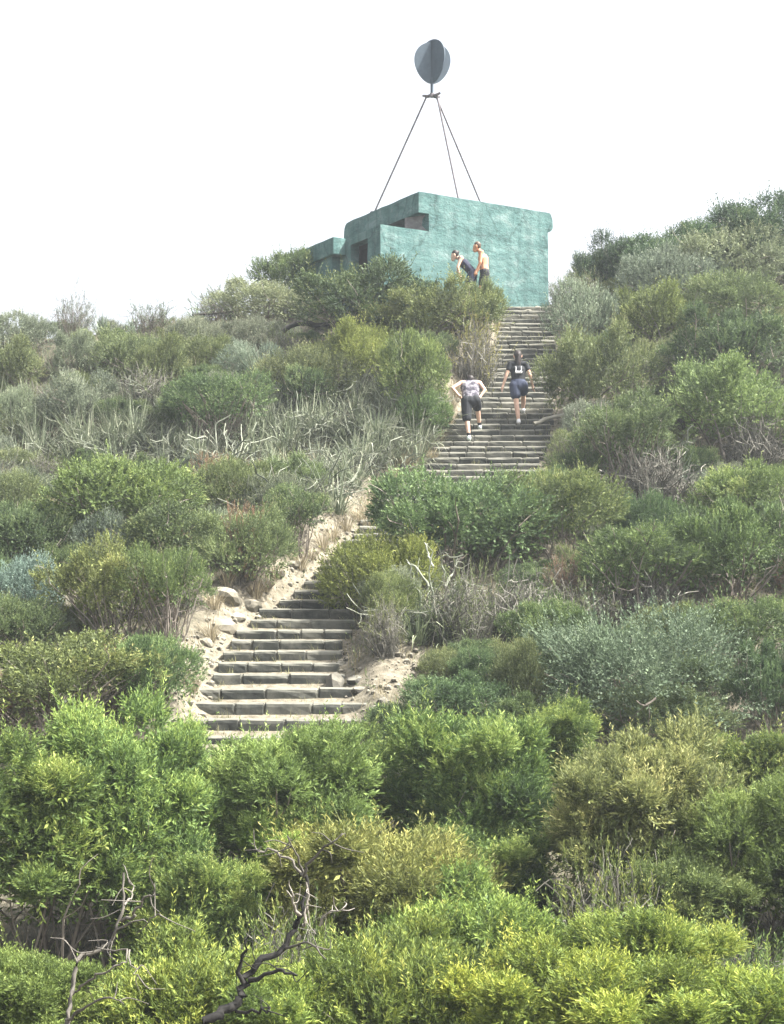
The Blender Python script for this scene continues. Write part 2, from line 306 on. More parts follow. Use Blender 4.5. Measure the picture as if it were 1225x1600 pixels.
# ------------------------------------------------------------------ bunker
RA = np.array([.857, .515, 0]); LA = np.array([-.515, .857, 0]); RA /= np.linalg.norm(RA); LA /= np.linalg.norm(LA)
CB = at(655, 300, 44.9); ZR = float(CB[2])        # near roof corner, roof level
def paint_mat(name):
    m, ntr, N, Lk = new_mat(name)
    out = N('ShaderNodeOutputMaterial'); p = N('ShaderNodeBsdfPrincipled'); p.inputs['Roughness'].default_value = .85; p.inputs['Specular IOR Level'].default_value = .2
    tc = N('ShaderNodeTexCoord'); mp = N('ShaderNodeMapping'); mp.inputs['Scale'].default_value = (1.0, 1.0, 1.6)
    n1 = N('ShaderNodeTexNoise'); n1.inputs['Scale'].default_value = 1.6; n1.inputs['Detail'].default_value = 9; n1.inputs['Roughness'].default_value = .65; n1.inputs['Distortion'].default_value = .6
    n2 = N('ShaderNodeTexNoise'); n2.inputs['Scale'].default_value = 5; n2.inputs['Detail'].default_value = 9; n2.inputs['Roughness'].default_value = .75
    r1 = ramp(N, [(.30, (.044, .096, .095)), (.45, (.07, .143, .137)), (.56, (.095, .175, .167)), (.70, (.17, .24, .232))])
    r2 = ramp(N, [(.54, (0, 0, 0)), (.66, (1, 1, 1))]); mx = N('ShaderNodeMix'); mx.data_type = 'RGBA'; mx.inputs[7].default_value = (.15, .195, .2, 1)
    mf = N('ShaderNodeMath'); mf.operation = 'MULTIPLY'; mf.inputs[1].default_value = .55
    wv = N('ShaderNodeTexWave'); wv.wave_type = 'BANDS'; wv.bands_direction = 'Z'; wv.inputs['Scale'].default_value = .75; wv.inputs['Distortion'].default_value = 3.0; wv.inputs['Detail'].default_value = 4; wv.inputs['Detail Scale'].default_value = 1.6
    r3 = ramp(N, [(.0, (.62, .66, .66)), (.07, (1, 1, 1))]); m2 = N('ShaderNodeMix'); m2.data_type = 'RGBA'; m2.blend_type = 'MULTIPLY'; m2.inputs[0].default_value = .3
    b = N('ShaderNodeBump'); b.inputs['Strength'].default_value = .8; b.inputs['Distance'].default_value = .06
    mp2 = N('ShaderNodeMapping'); mp2.inputs['Scale'].default_value = (3.2, 3.2, .35); n4 = N('ShaderNodeTexNoise'); n4.inputs['Scale'].default_value = 1.6; n4.inputs['Detail'].default_value = 7; n4.inputs['Roughness'].default_value = .6
    r4 = ramp(N, [(.36, (.62, .66, .66)), (.52, (1, 1, 1)), (.66, (1.0, 1.0, 1.0)), (.75, (1.25, 1.2, 1.18))]); m4 = N('ShaderNodeMix'); m4.data_type = 'RGBA'; m4.blend_type = 'MULTIPLY'; m4.inputs[0].default_value = .75
    vo = N('ShaderNodeTexVoronoi'); vo.feature = 'DISTANCE_TO_EDGE'; vo.inputs['Scale'].default_value = .8; nd = N('ShaderNodeTexNoise'); nd.inputs['Scale'].default_value = 2.2; nd.inputs['Detail'].default_value = 6
    mv = N('ShaderNodeMix'); mv.data_type = 'RGBA'; mv.inputs[0].default_value = .35; r5 = ramp(N, [(.0, (.45, .48, .48)), (.018, (1, 1, 1))]); m5 = N('ShaderNodeMix'); m5.data_type = 'RGBA'; m5.blend_type = 'MULTIPLY'; m5.inputs[0].default_value = .7
    Lk(tc.outputs['Object'], mp2.inputs[0]); Lk(mp2.outputs[0], n4.inputs['Vector']); Lk(n4.outputs['Fac'], r4.inputs[0]); Lk(m2.outputs[2], m4.inputs[6]); Lk(r4.outputs[0], m4.inputs[7])
    Lk(tc.outputs['Object'], nd.inputs['Vector']); Lk(tc.outputs['Object'], mv.inputs[6]); Lk(nd.outputs['Color'], mv.inputs[7]); Lk(mv.outputs[2], vo.inputs['Vector']); Lk(vo.outputs['Distance'], r5.inputs[0]); Lk(m4.outputs[2], m5.inputs[6]); Lk(r5.outputs[0], m5.inputs[7])
    Lk(tc.outputs['Object'], mp.inputs[0]); Lk(mp.outputs[0], n1.inputs['Vector']); Lk(mp.outputs[0], n2.inputs['Vector']); Lk(tc.outputs['Object'], wv.inputs['Vector'])
    Lk(n1.outputs['Fac'], r1.inputs[0]); Lk(n2.outputs['Fac'], r2.inputs[0]); Lk(r2.outputs[0], mf.inputs[0]); Lk(mf.outputs[0], mx.inputs[0]); Lk(r1.outputs[0], mx.inputs[6])
    Lk(mx.outputs[2], m2.inputs[6]); Lk(wv.outputs['Fac'], r3.inputs[0]); Lk(r3.outputs[0], m2.inputs[7]); Lk(m5.outputs[2], p.inputs['Base Color'])
    Lk(n2.outputs['Fac'], b.inputs['Height']); Lk(b.outputs[0], p.inputs['Normal']); Lk(p.outputs[0], out.inputs[0]); return m
M['teal'] = paint_mat('weathered_teal_paint')
M['bare'] = noise_mat('bare_concrete', [(.35, (.11, .105, .105)), (.6, (.17, .16, .16)), (.8, (.24, .225, .22))], 6, 8, bump=.4, bscale=20)
M['inside'] = noise_mat('painted_shade_interior', [(.4, (.02, .021, .022)), (.7, (.045, .043, .042))], 3, 5)  # near-black colour standing in for the shade inside the openings
bunker = link('concrete_bunker', None, loc=(CB[0], CB[1], ZR - 2.6), label='weathered teal-painted concrete bunker crowning the hill', cat='bunker')
bunker.rotation_euler = (0, 0, math.atan2(RA[1], RA[0]))
ZT = 2.6                                   # roof level above the bunker's origin
def prism(name, pts, z0, z1, mat, parent, bev=0., sub=0., rough=0., seed=1, selector=None, swap=False):
    bm = bmesh.new(); lo = [bm.verts.new((a, b, z0)) for a, b in pts]; hi = [bm.verts.new((a, b, z1)) for a, b in pts]
    bm.faces.new(list(reversed(lo))); bm.faces.new(hi); n = len(pts)
    for k in range(n): bm.faces.new((lo[k], lo[(k + 1) % n], hi[(k + 1) % n], hi[k]))
    bmesh.ops.recalc_face_normals(bm, faces=bm.faces)
    if selector:
        big = [e for e in bm.edges if selector(e)]
        bmesh.ops.bevel(bm, geom=big, offset=.2, segments=5, profile=.5, affect='EDGES')
    if bev:
        ee = [e for e in bm.edges if e.is_manifold and e.calc_face_angle(0) > .8]
        bmesh.ops.bevel(bm, geom=ee, offset=bev, segments=2, profile=.6, affect='EDGES')
    if sub:
        for ax in range(3):
            lo_, hi_ = min(v.co[ax] for v in bm.verts), max(v.co[ax] for v in bm.verts)
            no = [0, 0, 0]; no[ax] = 1
            for c in np.arange(lo_ + sub, hi_ - .05, sub):
                co = [0, 0, 0]; co[ax] = float(c); bmesh.ops.bisect_plane(bm, geom=bm.verts[:] + bm.edges[:] + bm.faces[:], plane_co=co, plane_no=no)
        for v in bm.verts:
            a, b, c = v.co; f = math.sin(a * 3.1 + c * 5.3 + seed) * math.sin(b * 4.7 - c * 2.9 + a * 1.7) + .6 * math.sin(a * 9.1 + b * 8.3 + c * 11.7 + seed)
            v.co += v.normal * f * rough
    if swap:
        for v in bm.verts: v.co = (v.co.x, v.co.z, v.co.y)
        bmesh.ops.recalc_face_normals(bm, faces=bm.faces)
    me = bpy.data.meshes.new(name); bm.to_mesh(me); bm.free(); me.materials.append(mat)
    return link(name, me, parent)
UE = 4.02
slab = prism('roof_slab', [(-.04, 0), (UE + .19, 0), (UE + .19, 3.85), (-.04, 3.85)], ZT - .54, ZT, M['teal'], bunker, .008, .3, .007,
             selector=lambda e: abs(e.verts[0].co.z - e.verts[1].co.z) < .01 and (all(v.co.x > UE for v in e.verts) or all(v.co.y > 3.8 for v in e.verts)))
lower_top = ZT - 1.0
prism('lower_wall', [(-1.16, .02), (UE - .02, .02), (UE - .02, .32), (-1.16, .32)], -2.4, lower_top - .004, M['teal'], bunker, 0, .3, .002, 2)
prism('front_wall', [(-1.17, -2.4), (UE, -2.4), (UE, ZT - .49), (UE + .12, ZT - .4), (UE + .12, ZT - .06), (UE + .06, ZT - .01), (-.036, ZT + .004), (-.04, ZT - .54), (.27, ZT - .54), (.27, lower_top), (-1.17, lower_top)], -.035, .012, M['teal'], bunker, 0, .3, .004, 2, swap=True)
prism('upper_wall', [(.27, .004), (UE - .003, .004), (UE - .003, 3.6), (.08, 3.6), (.08, 2.7), (1.3, 2.7), (1.3, .62), (-.05, .62)], lower_top + .002, ZT - .542, M['teal'], bunker, 0, .35, .004, 3)
prism('embrasure_cheek', [(.258, .03), (.266, .06), (-.048, .63), (-.060, .61)], lower_top + .01, ZT - .55, M['bare'], bunker)
prism('embrasure_shade_liner', [(1.2, .64), (1.26, .64), (1.26, 2.68), (1.2, 2.68)], lower_top + .0, ZT - .55, M['inside'], bunker)  # dark liner added so the slit looks shaded inside
prism('embrasure_sill', [(-1.1, .33), (UE - .1, .33), (UE - .1, 3.5), (-1.1, 3.5)], lower_top - .16, lower_top - .02, M['inside'], bunker)  # sill coloured near-black, the recess shade put into its colour
# left wall around the opening
prism('side_wall', [(-1.168, .322), (-.9, .322), (-.9, .62), (-1.168, .62)], -2.4, lower_top - .003, M['teal'], bunker, .015, .3, .004, 4)
prism('side_wall', [(-1.168, 1.5), (-.9, 1.5), (-.9, 3.7), (-1.168, 3.7)], -2.4, lower_top - .003, M['teal'], bunker, .015, .3, .004, 5)
prism('lintel', [(-1.166, .621), (-.9, .621), (-.9, 1.499), (-1.166, 1.499)], lower_top - .22, lower_top - .005, M['teal'], bunker)
prism('doorway_shade_sheet', [(-.55, .33), (-.5, .33), (-.5, 3.6), (-.55, 3.6)], -2.4, lower_top - .18, M['inside'], bunker)  # dark sheet behind the opening, painted as the shade indoors
prism('fallen_plank', [(-1.0, .66), (-.95, .66), (-.95, 1.46), (-1.0, 1.46)], -.02, .06, M['bare'], bunker).rotation_euler = (-.35, 0, 0)
prism('right_wall', [(UE - .25, .325), (UE - .002, .325), (UE - .002, 3.6), (UE - .25, 3.6)], -2.4, lower_top, M['teal'], bunker, 0, .4, .004)
prism('back_wall', [(-1.16, 3.71), (UE - .01, 3.71), (UE - .01, 3.84), (-1.16, 3.84)], -2.4, lower_top - .02, M['teal'], bunker)
prism('canopy', [(-1.55, 1.72), (-1.172, 1.72), (-1.172, 4.2), (-1.55, 4.2)], lower_top - .45, lower_top + .01, M['teal'], bunker, .03, .3, .006, 6)
prism('wing_wall', [(-1.45, 2.0), (-1.175, 2.0), (-1.175, 4.1), (-1.45, 4.1)], -2.4, lower_top - .452, M['teal'], bunker, 0, .4, .004, 7)

# ------------------------------------------------------------------ daymark on its tripod
M['steel'] = noise_mat('painted_blue_grey_steel', [(.3, (.026, .043, .062)), (.55, (.038, .062, .088)), (.75, (.058, .085, .112))], 5, 6, rough=.6, spec=.4)
M['rodsteel'] = noise_mat('rusty_grey_steel', [(.35, (.085, .078, .085)), (.6, (.14, .125, .135)), (.8, (.20, .17, .17))], 9, 6, rough=.7)
def buv(u, v, z): p_ = CB + RA * u + LA * v; return np.array([p_[0], p_[1], ZR + z])
apex = at(675, 150, 46.5)
mark = link('daymark', None, loc=apex, label='blue-grey oval daymark of crossed plates on a thin three-legged stand', cat='daymark')
for (u, v) in ((.07, 2.4), (1.48, .39), (3.07, 1.42)):
    f = buv(u, v, -.01) - apex; g = Geo(); top = nrm(f * np.array([1, 1, 0.])) * .16 + np.array([0, 0, -.02])
    tube(g, [top, f], .024, 7, .5)
    leg = link('leg', g.mesh('leg', M['rodsteel'], True), mark)
    g = Geo(); tube(g, [f + [0, 0, .0], f + [0, 0, .035]], .11, 8, .5); tube(g, [f + [0, 0, .033], f + [0, 0, .036]], [.11, .001], 8, .5); link('foot_plate', g.mesh('foot_plate', M['rodsteel']), leg)
g = Geo()
for (u, v) in ((.07, 2.4), (1.48, .39), (3.07, 1.42)):
    f = nrm((buv(u, v, 0) - apex) * np.array([1, 1, 0.])); tube(g, [[0, 0, .02], f * .12 + [0, 0, 0.0], f * .26 + [0, 0, .035]], [.05, .045, .03], 6)
tube(g, [[0, 0, -.03], [0, 0, .07]], [.075, .06], 10); link('bracket', g.mesh('bracket', M['rodsteel'], True), mark)
g = Geo(); tube(g, [[0, 0, .05], [0, 0, .50]], .042, 8); link('post', g.mesh('post', M['steel'], True), mark)
def egg_plate(width, yaw, zlo, zhi, lean, xoff=0.):
    bm = bmesh.new(); n = 40; rings = []
    for side in (-.016, .016):
        ring = []
        for k in range(n):
            a = 2 * math.pi * k / n; c, s_ = math.cos(a), math.sin(a)
            wd = width * .5 * (1 + .16 * s_); z = (zlo + zhi) / 2 + (zhi - zlo) / 2 * s_
            ring.append(bm.verts.new((c * wd + xoff + (z - zlo) * lean, side, z)))
        rings.append(ring)
    bm.faces.new(list(reversed(rings[0]))); bm.faces.new(rings[1])
    for k in range(n): bm.faces.new((rings[0][k], rings[0][(k + 1) % n], rings[1][(k + 1) % n], rings[1][k]))
    bmesh.ops.recalc_face_normals(bm, faces=bm.faces)
    me = bpy.data.meshes.new('plate'); bm.to_mesh(me); bm.free(); me.materials.append(M['steel'])
    o = link('plate', me, mark); o.rotation_euler = (0, 0, yaw); return o
p1 = egg_plate(.92, math.radians(-44), .34, 1.54, 0.0); p2 = egg_plate(.97, math.radians(10), .33, 1.47, .02)
g = Geo()
for side in (-1, 1): tube(g, [[0, 0, .3], [0, 0, 1.5]], .03, 6)
link('spindle', g.mesh('spindle', M['steel']), p1)

# ------------------------------------------------------------------ shrubs
def bush_proto(kind, seed, R, H, leaf, cb=.3, nl=16, lobe=.38, ns=1500, nleaf=12, slen=.2, leafL=.07, leafW=.013, up=.5, ang=(.35, 1.), droop=0., stems=12, stem_mat='stem', flat=1.0, inner=.4, tip=.28, lumpvar=.16):
    rng = np.random.default_rng(seed); Hc = H * (1 - cb); zc = H * cb + .12 * Hc
    k = np.arange(nl); phi = k * 2.39996 + rng.uniform(0, 1.2, nl); el = np.arcsin(np.clip((k + .5) / nl * 1.02 - .04 + rng.normal(0, .06, nl), -.1, 1))
    ce, se = np.cos(el) ** .75, np.sign(np.sin(el)) * np.abs(np.sin(el)) ** .8
    rl = R * lobe * rng.uniform(.5, 1.55, nl); br = rng.uniform(.66, 1.16, nl) * (1 + .16 * np.sin(2 * phi + seed) + .12 * np.sin(phi * 3 + seed * 2) + .1 * np.sin(phi + seed * 3)); br = np.where(el > .95, np.minimum(br, 1.0), br)
    C = np.stack([(R - rl * .9) * br * ce * np.cos(phi), (R - rl * .9) * br * ce * np.sin(phi), zc + np.maximum(Hc * .9 - rl * flat * .85, .1) * se * br], 1)
    C[:, 2] += rng.normal(0, .05 * H, nl) * (np.sin(el) > .3); lt = rng.normal(0, .13, nl)
    n = int(ns * 2.2); li = rng.integers(nl, size=n); d = nrm(rng.normal(size=(n, 3))); d[:, 2] = np.where(d[:, 2] < -.4, -d[:, 2], d[:, 2])
    E = np.array([1, 1, flat]); pos = C[li] + d * E * (rl[li] * rng.uniform(.7, 1.0, n))[:, None]
    D2 = (((pos[:, None] - C[None]) / E) ** 2).sum(-1) / (rl[None] ** 2); D2[np.arange(n), li] = 9
    ok = (D2.min(1) > .62) & (pos[:, 2] > H * cb * .8); pos, d, li = pos[ok][:ns], d[ok][:ns], li[ok][:ns]; n = len(pos)
    cen = np.array([0, 0, zc * .6])
    dr = nrm(d * .6 + nrm(pos - cen) * .45 + np.array([0, 0, up]) + rng.normal(0, .25, (n, 3)))
    tint = .42 + lt[li] + rng.normal(0, lumpvar, n)
    wand = rng.random(n) < .035; dr = np.where(wand[:, None], nrm(dr + [0, 0, .5]), dr); sl_ = slen * rng.uniform(.7, 1.3, n) * np.where(wand, 2.0, 1)
    g = Geo(); shoots(g, pos - dr * slen * .5, dr, sl_, nleaf, leafL, leafW, tint + .12 * wand, rng, ang, droop, tip)
    if wand.any(): leaves(g, (pos - dr * slen * .5)[wand], dr[wand], sl_[wand], np.full(wand.sum(), .011), np.full(wand.sum(), .2), rng)
    ni = int(ns * inner)
    if ni:                                    # sparser older leaves inside the crown
        li2 = rng.integers(nl, size=ni); d2 = nrm(rng.normal(size=(ni, 3))); P2 = C[li2] * np.array([.85, .85, .95]) + d2 * (rl[li2] * .6)[:, None]
        shoots(g, P2, nrm(d2 + [0, 0, .3]), slen, max(5, nleaf // 2), leafL * 1.35, leafW * 2.2, .42 + rng.normal(0, lumpvar, ni), rng, ang, 0., 0.)
    crown = g.mesh(kind + '_crown', M[leaf])
    g = Geo()
    for s in range(stems):
        a = s * 2 * math.pi / stems + rng.uniform(-.4, .4); tgt = C[rng.integers(nl)] if s % 2 else np.array([R * .75 * math.cos(a), R * .75 * math.sin(a), H * (cb + .18)])
        b0 = np.array([math.cos(a), math.sin(a), 0]) * R * rng.uniform(.02, .3); b0[2] = -.12
        mid = b0 * .5 + tgt * .5 + rng.normal(0, .09 * R, 3) + [0, 0, .06 * H]; r0 = R * rng.uniform(.012, .024)
        P = smooth_poly([b0, b0 * .7 + mid * .3 + rng.normal(0, .04 * R, 3), mid, tgt], 2); tt = rng.uniform(.15, .95)
        tube(g, P, np.linspace(r0, r0 * .35, len(P)), 4, tt)
        for _ in range(3):
            q = P[rng.integers(2, len(P))]; e = q + (nrm(q - b0 + rng.normal(0, .35 * R, 3))) * R * rng.uniform(.25, .5); P3 = smooth_poly([q, (q + e) / 2 + rng.normal(0, .05 * R, 3), e], 2)
            tube(g, P3, np.linspace(r0 * .45, r0 * .15, len(P3)), 3, tt)
    return crown, g.mesh(kind + '_stem', M[stem_mat])
def brush_proto(seed, R, H, n=190, leaf=None, mat='twig', wid=.006, nleafshoot=0, lean=.9):
    rng = np.random.default_rng(seed); g = Geo(); tips = []
    for s in range(n):
        a = rng.uniform(0, 2 * math.pi); b0 = np.array([math.cos(a), math.sin(a), 0]) * R * .35 * math.sqrt(rng.random()); b0[2] = -.08
        ln = rng.uniform(.35, 1.0); e = np.array([math.cos(a), math.sin(a), 0]) * R * ln * rng.uniform(.2, 1) + [0, 0, H * rng.uniform(.35, 1.0) * (1.1 - .5 * ln)]
        m_ = (b0 + e) / 2 + rng.normal(0, .13 * R, 3) + [0, 0, .08 * H]; P = smooth_poly([b0, m_, e + rng.normal(0, .08 * R, 3)], 3); tt = rng.beta(1.6, 1.8)
        r0 = wid * rng.uniform(.7, 1.9); tube(g, P, np.linspace(r0, r0 * .4, len(P)), 3, tt); tips.append(P[-1])
        for _ in range(2):
            q = P[rng.integers(2, len(P))]; e2 = q + nrm(rng.normal(size=3) + [math.cos(a) * .5, math.sin(a) * .5, .6]) * R * rng.uniform(.15, .4); tube(g, smooth_poly([q, (q + e2) / 2 + rng.normal(0, .04 * R, 3), e2], 2), r0 * .5, 3, tt); tips.append(e2)
    st = g.mesh('brush_branches', M[mat]); cr = None
    if nleafshoot:
        tips = np.array(tips); ii = rng.integers(len(tips), size=nleafshoot); g = Geo(); d = nrm(tips[ii] + rng.normal(0, .4, (nleafshoot, 3)) + [0, 0, .4])
        shoots(g, tips[ii] - d * .08, d, .2, 9, .06, .014, .45 + rng.normal(0, .15, nleafshoot), rng); cr = g.mesh('brush_crown', M[leaf])
    return cr, st
PR = {}
FG = dict(ns=3000, nleaf=19, slen=.24, leafL=.07, leafW=.0125, up=.45, ang=(.4, 1.2), stems=14, cb=.26, nl=36, lobe=.25, inner=.4, tip=.26, lumpvar=.13)
PR['wattle'] = [(bush_proto('wattle', s, 1.0, h_, 'wattle', **{**FG, 'nl': int(20 + 10 * h_), 'ns': int(2000 + 850 * h_)}), 1.0, h_) for s, h_ in ((11, 1.35), (12, 1.6), (13, 2.1), (14, 2.8))]
PR['yellow'] = [(bush_proto('yellow_wattle', s, 1.0, h_, 'yellow', **{**FG, 'nl': int(20 + 10 * h_), 'ns': int(2000 + 850 * h_)}), 1.0, h_) for s, h_ in ((21, 1.5), (22, 2.5))]
MD = dict(ns=1700, nleaf=12, slen=.17, leafL=.06, leafW=.016, up=.4, nl=26, lobe=.29, ang=(.4, 1.15))
PR['heath'] = [(bush_proto('heath', s, 1.1, 1.35, 'heath', **{**MD, 'cb': .30 + .06 * (s % 2)}), 1.1, 1.35) for s in (31, 32, 33, 34)]
PR['olive'] = [(bush_proto('olive', s, 1.1, 1.3, 'olive', **{**MD, 'cb': .25, 'slen': .22}), 1.1, 1.3) for s in (41, 42, 43)]
PR['stick'] = [(bush_proto('stick_heath', s, 1.1, 1.5, lf, **{**MD, 'cb': .48, 'stems': 34, 'flat': .75, 'ns': 1300}), 1.1, 1.5) for s, lf in ((51, 'heath'), (52, 'heath'), (53, 'olive'))]
PR['sage'] = [(bush_proto('sage', s, 1.0, 1.1, 'sage', **{**MD, 'cb': .12, 'slen': .15, 'leafL': .045, 'leafW': .014, 'nl': 22, 'lobe': .3}), 1.0, 1.1) for s in (61, 62, 63)]
PR['dark'] = [(bush_proto('dark', s, 1.1, 1.3, 'dark', **{**MD, 'cb': .15, 'nl': 18, 'slen': .2, 'lumpvar': .2}), 1.1, 1.3) for s in (71, 72)]
PR['blue'] = [(bush_proto('spray', s, 1.3, 1.1, 'blue', **{**MD, 'cb': .05, 'nl': 26, 'lobe': .3, 'slen': .34, 'nleaf': 20, 'leafL': .042, 'leafW': .012, 'up': .1, 'ang': (.5, 1.1), 'ns': 1500}), 1.3, 1.1) for s in (81,)]
PR['wispy'] = [(brush_proto(s, 1.0, 1.2, 120, 'sage', 'stem', .006, 420), 1.0, 1.2) for s in (91, 92)]
PR['thicket'] = [(brush_proto(s, 1.0, 1.15, 230, 'olive', 'twig', .0075, 380), 1.0, 1.15) for s in (93, 94)]
PR['dry'] = [(brush_proto(s, 1.0, 1.1, 300, None, 'twig', .008), 1.0, 1.1) for s in (95, 96)]
PR['rust'] = [(brush_proto(s, 1.0, 1.3, 140, 'rust', 'twig', .006, 650), 1.0, 1.3) for s in (97,)]
PR['twiggy'] = [(brush_proto(s, 1.0, 1.3, 330, 'wattle', 'twig', .006, 900), 1.0, 1.3) for s in (98, 99)]
def tangle_proto(seed, n=70):
    rng = np.random.default_rng(seed); g = Geo()
    for s_ in range(n):
        a = rng.uniform(0, 6.283); P = [np.array([math.cos(a), math.sin(a), 0]) * .4 * math.sqrt(rng.random()) + [0, 0, -.05]]; d = nrm(np.array([math.cos(a) * .5, math.sin(a) * .5, 1.0]) + rng.normal(0, .45, 3))
        for _ in range(rng.integers(4, 8)):
            P.append(P[-1] + d * rng.uniform(.1, .22)); d = nrm(d + rng.normal(0, .42, 3) + [math.cos(a) * .12, math.sin(a) * .12, -.13])
            if P[-1][2] < .05: break
        P = smooth_poly(P, 2); r0 = rng.uniform(.008, .019); tube(g, P, np.linspace(r0, r0 * .5, len(P)), 4, rng.beta(1.3, 1.6))
    return None, g.mesh('tangle_stems', M['tangle'])
M['tangle'] = leaf_mat('bleached_stem', [(0, (.05, .058, .045)), (.4, (.125, .14, .105)), (1, (.33, .345, .275))], trans=0, rough=.8, spec=.15)
PR['tangle'] = [(tangle_proto(s), .75, .75) for s in (101, 102, 103)]
NAMES = {'tangle': 'dead_stem_tangle', 'wattle': 'wattle_bush', 'yellow': 'wattle_bush', 'heath': 'heath_shrub', 'olive': 'heath_shrub', 'stick': 'heath_shrub', 'sage': 'sage_shrub', 'dark': 'dark_shrub', 'blue': 'spreading_shrub', 'wispy': 'wispy_shrub', 'thicket': 'twiggy_shrub', 'dry': 'dead_shrub', 'rust': 'rusty_shrub', 'twiggy': 'twiggy_shrub'}
rb = np.random.default_rng(77); counters = {}
def shrub(kind, box, label, group, tone=(1, 1, 1), wscale=1.0):
    x0, y0, x1, y1 = box; p = hit((x0 + x1) / 2, y1); d = p[1]
    k = counters.get(kind, 0); counters[kind] = k + 1
    W = (x1 - x0) / F * d * .5 * wscale; top = at((x0 + x1) / 2, y0, d)[2]; h = max(top - p[2], .25)
    (cr, st), R, H = PR[kind][k % len(PR[kind])] if kind not in ('wattle', 'yellow') else sorted(PR[kind], key=lambda q: abs(math.log(q[2] / q[1] / (h / W))))[0 if kind == 'yellow' else min(k % 2, 1) * (1 if h / W < 1.9 else 0)]
    o = link(NAMES[kind], None, loc=(p[0], p[1], p[2] - .03), label=label, cat='shrub', group=group)
    o.rotation_euler = (rb.uniform(-.09, .09), rb.uniform(-.09, .09), rb.uniform(0, 6.28)); sxy = W / R * (1.27 if kind in ('wattle', 'yellow') else 1.1); sz = h / H * .97
    ov = rb.uniform(.88, 1.14); o.scale = (sxy * ov, sxy / ov, sz)
    v = rb.uniform(.88, 1.12); tw = rb.uniform(-.06, .06)
    if cr: c = link('crown', cr, o); c.color = (tone[0] * v * (1 + tw), tone[1] * v, tone[2] * v * (1 - tw), 1)
    s = link('branches' if cr is None else 'stem', st, o); s.color = (1, 1, 1, 1)
    return o
LS, RSG, FGG, SKY = 'scrub on the slope left of the staircase', 'scrub on the slope right of the staircase', 'leafy bushes in the foreground', 'shrubs along the skyline'
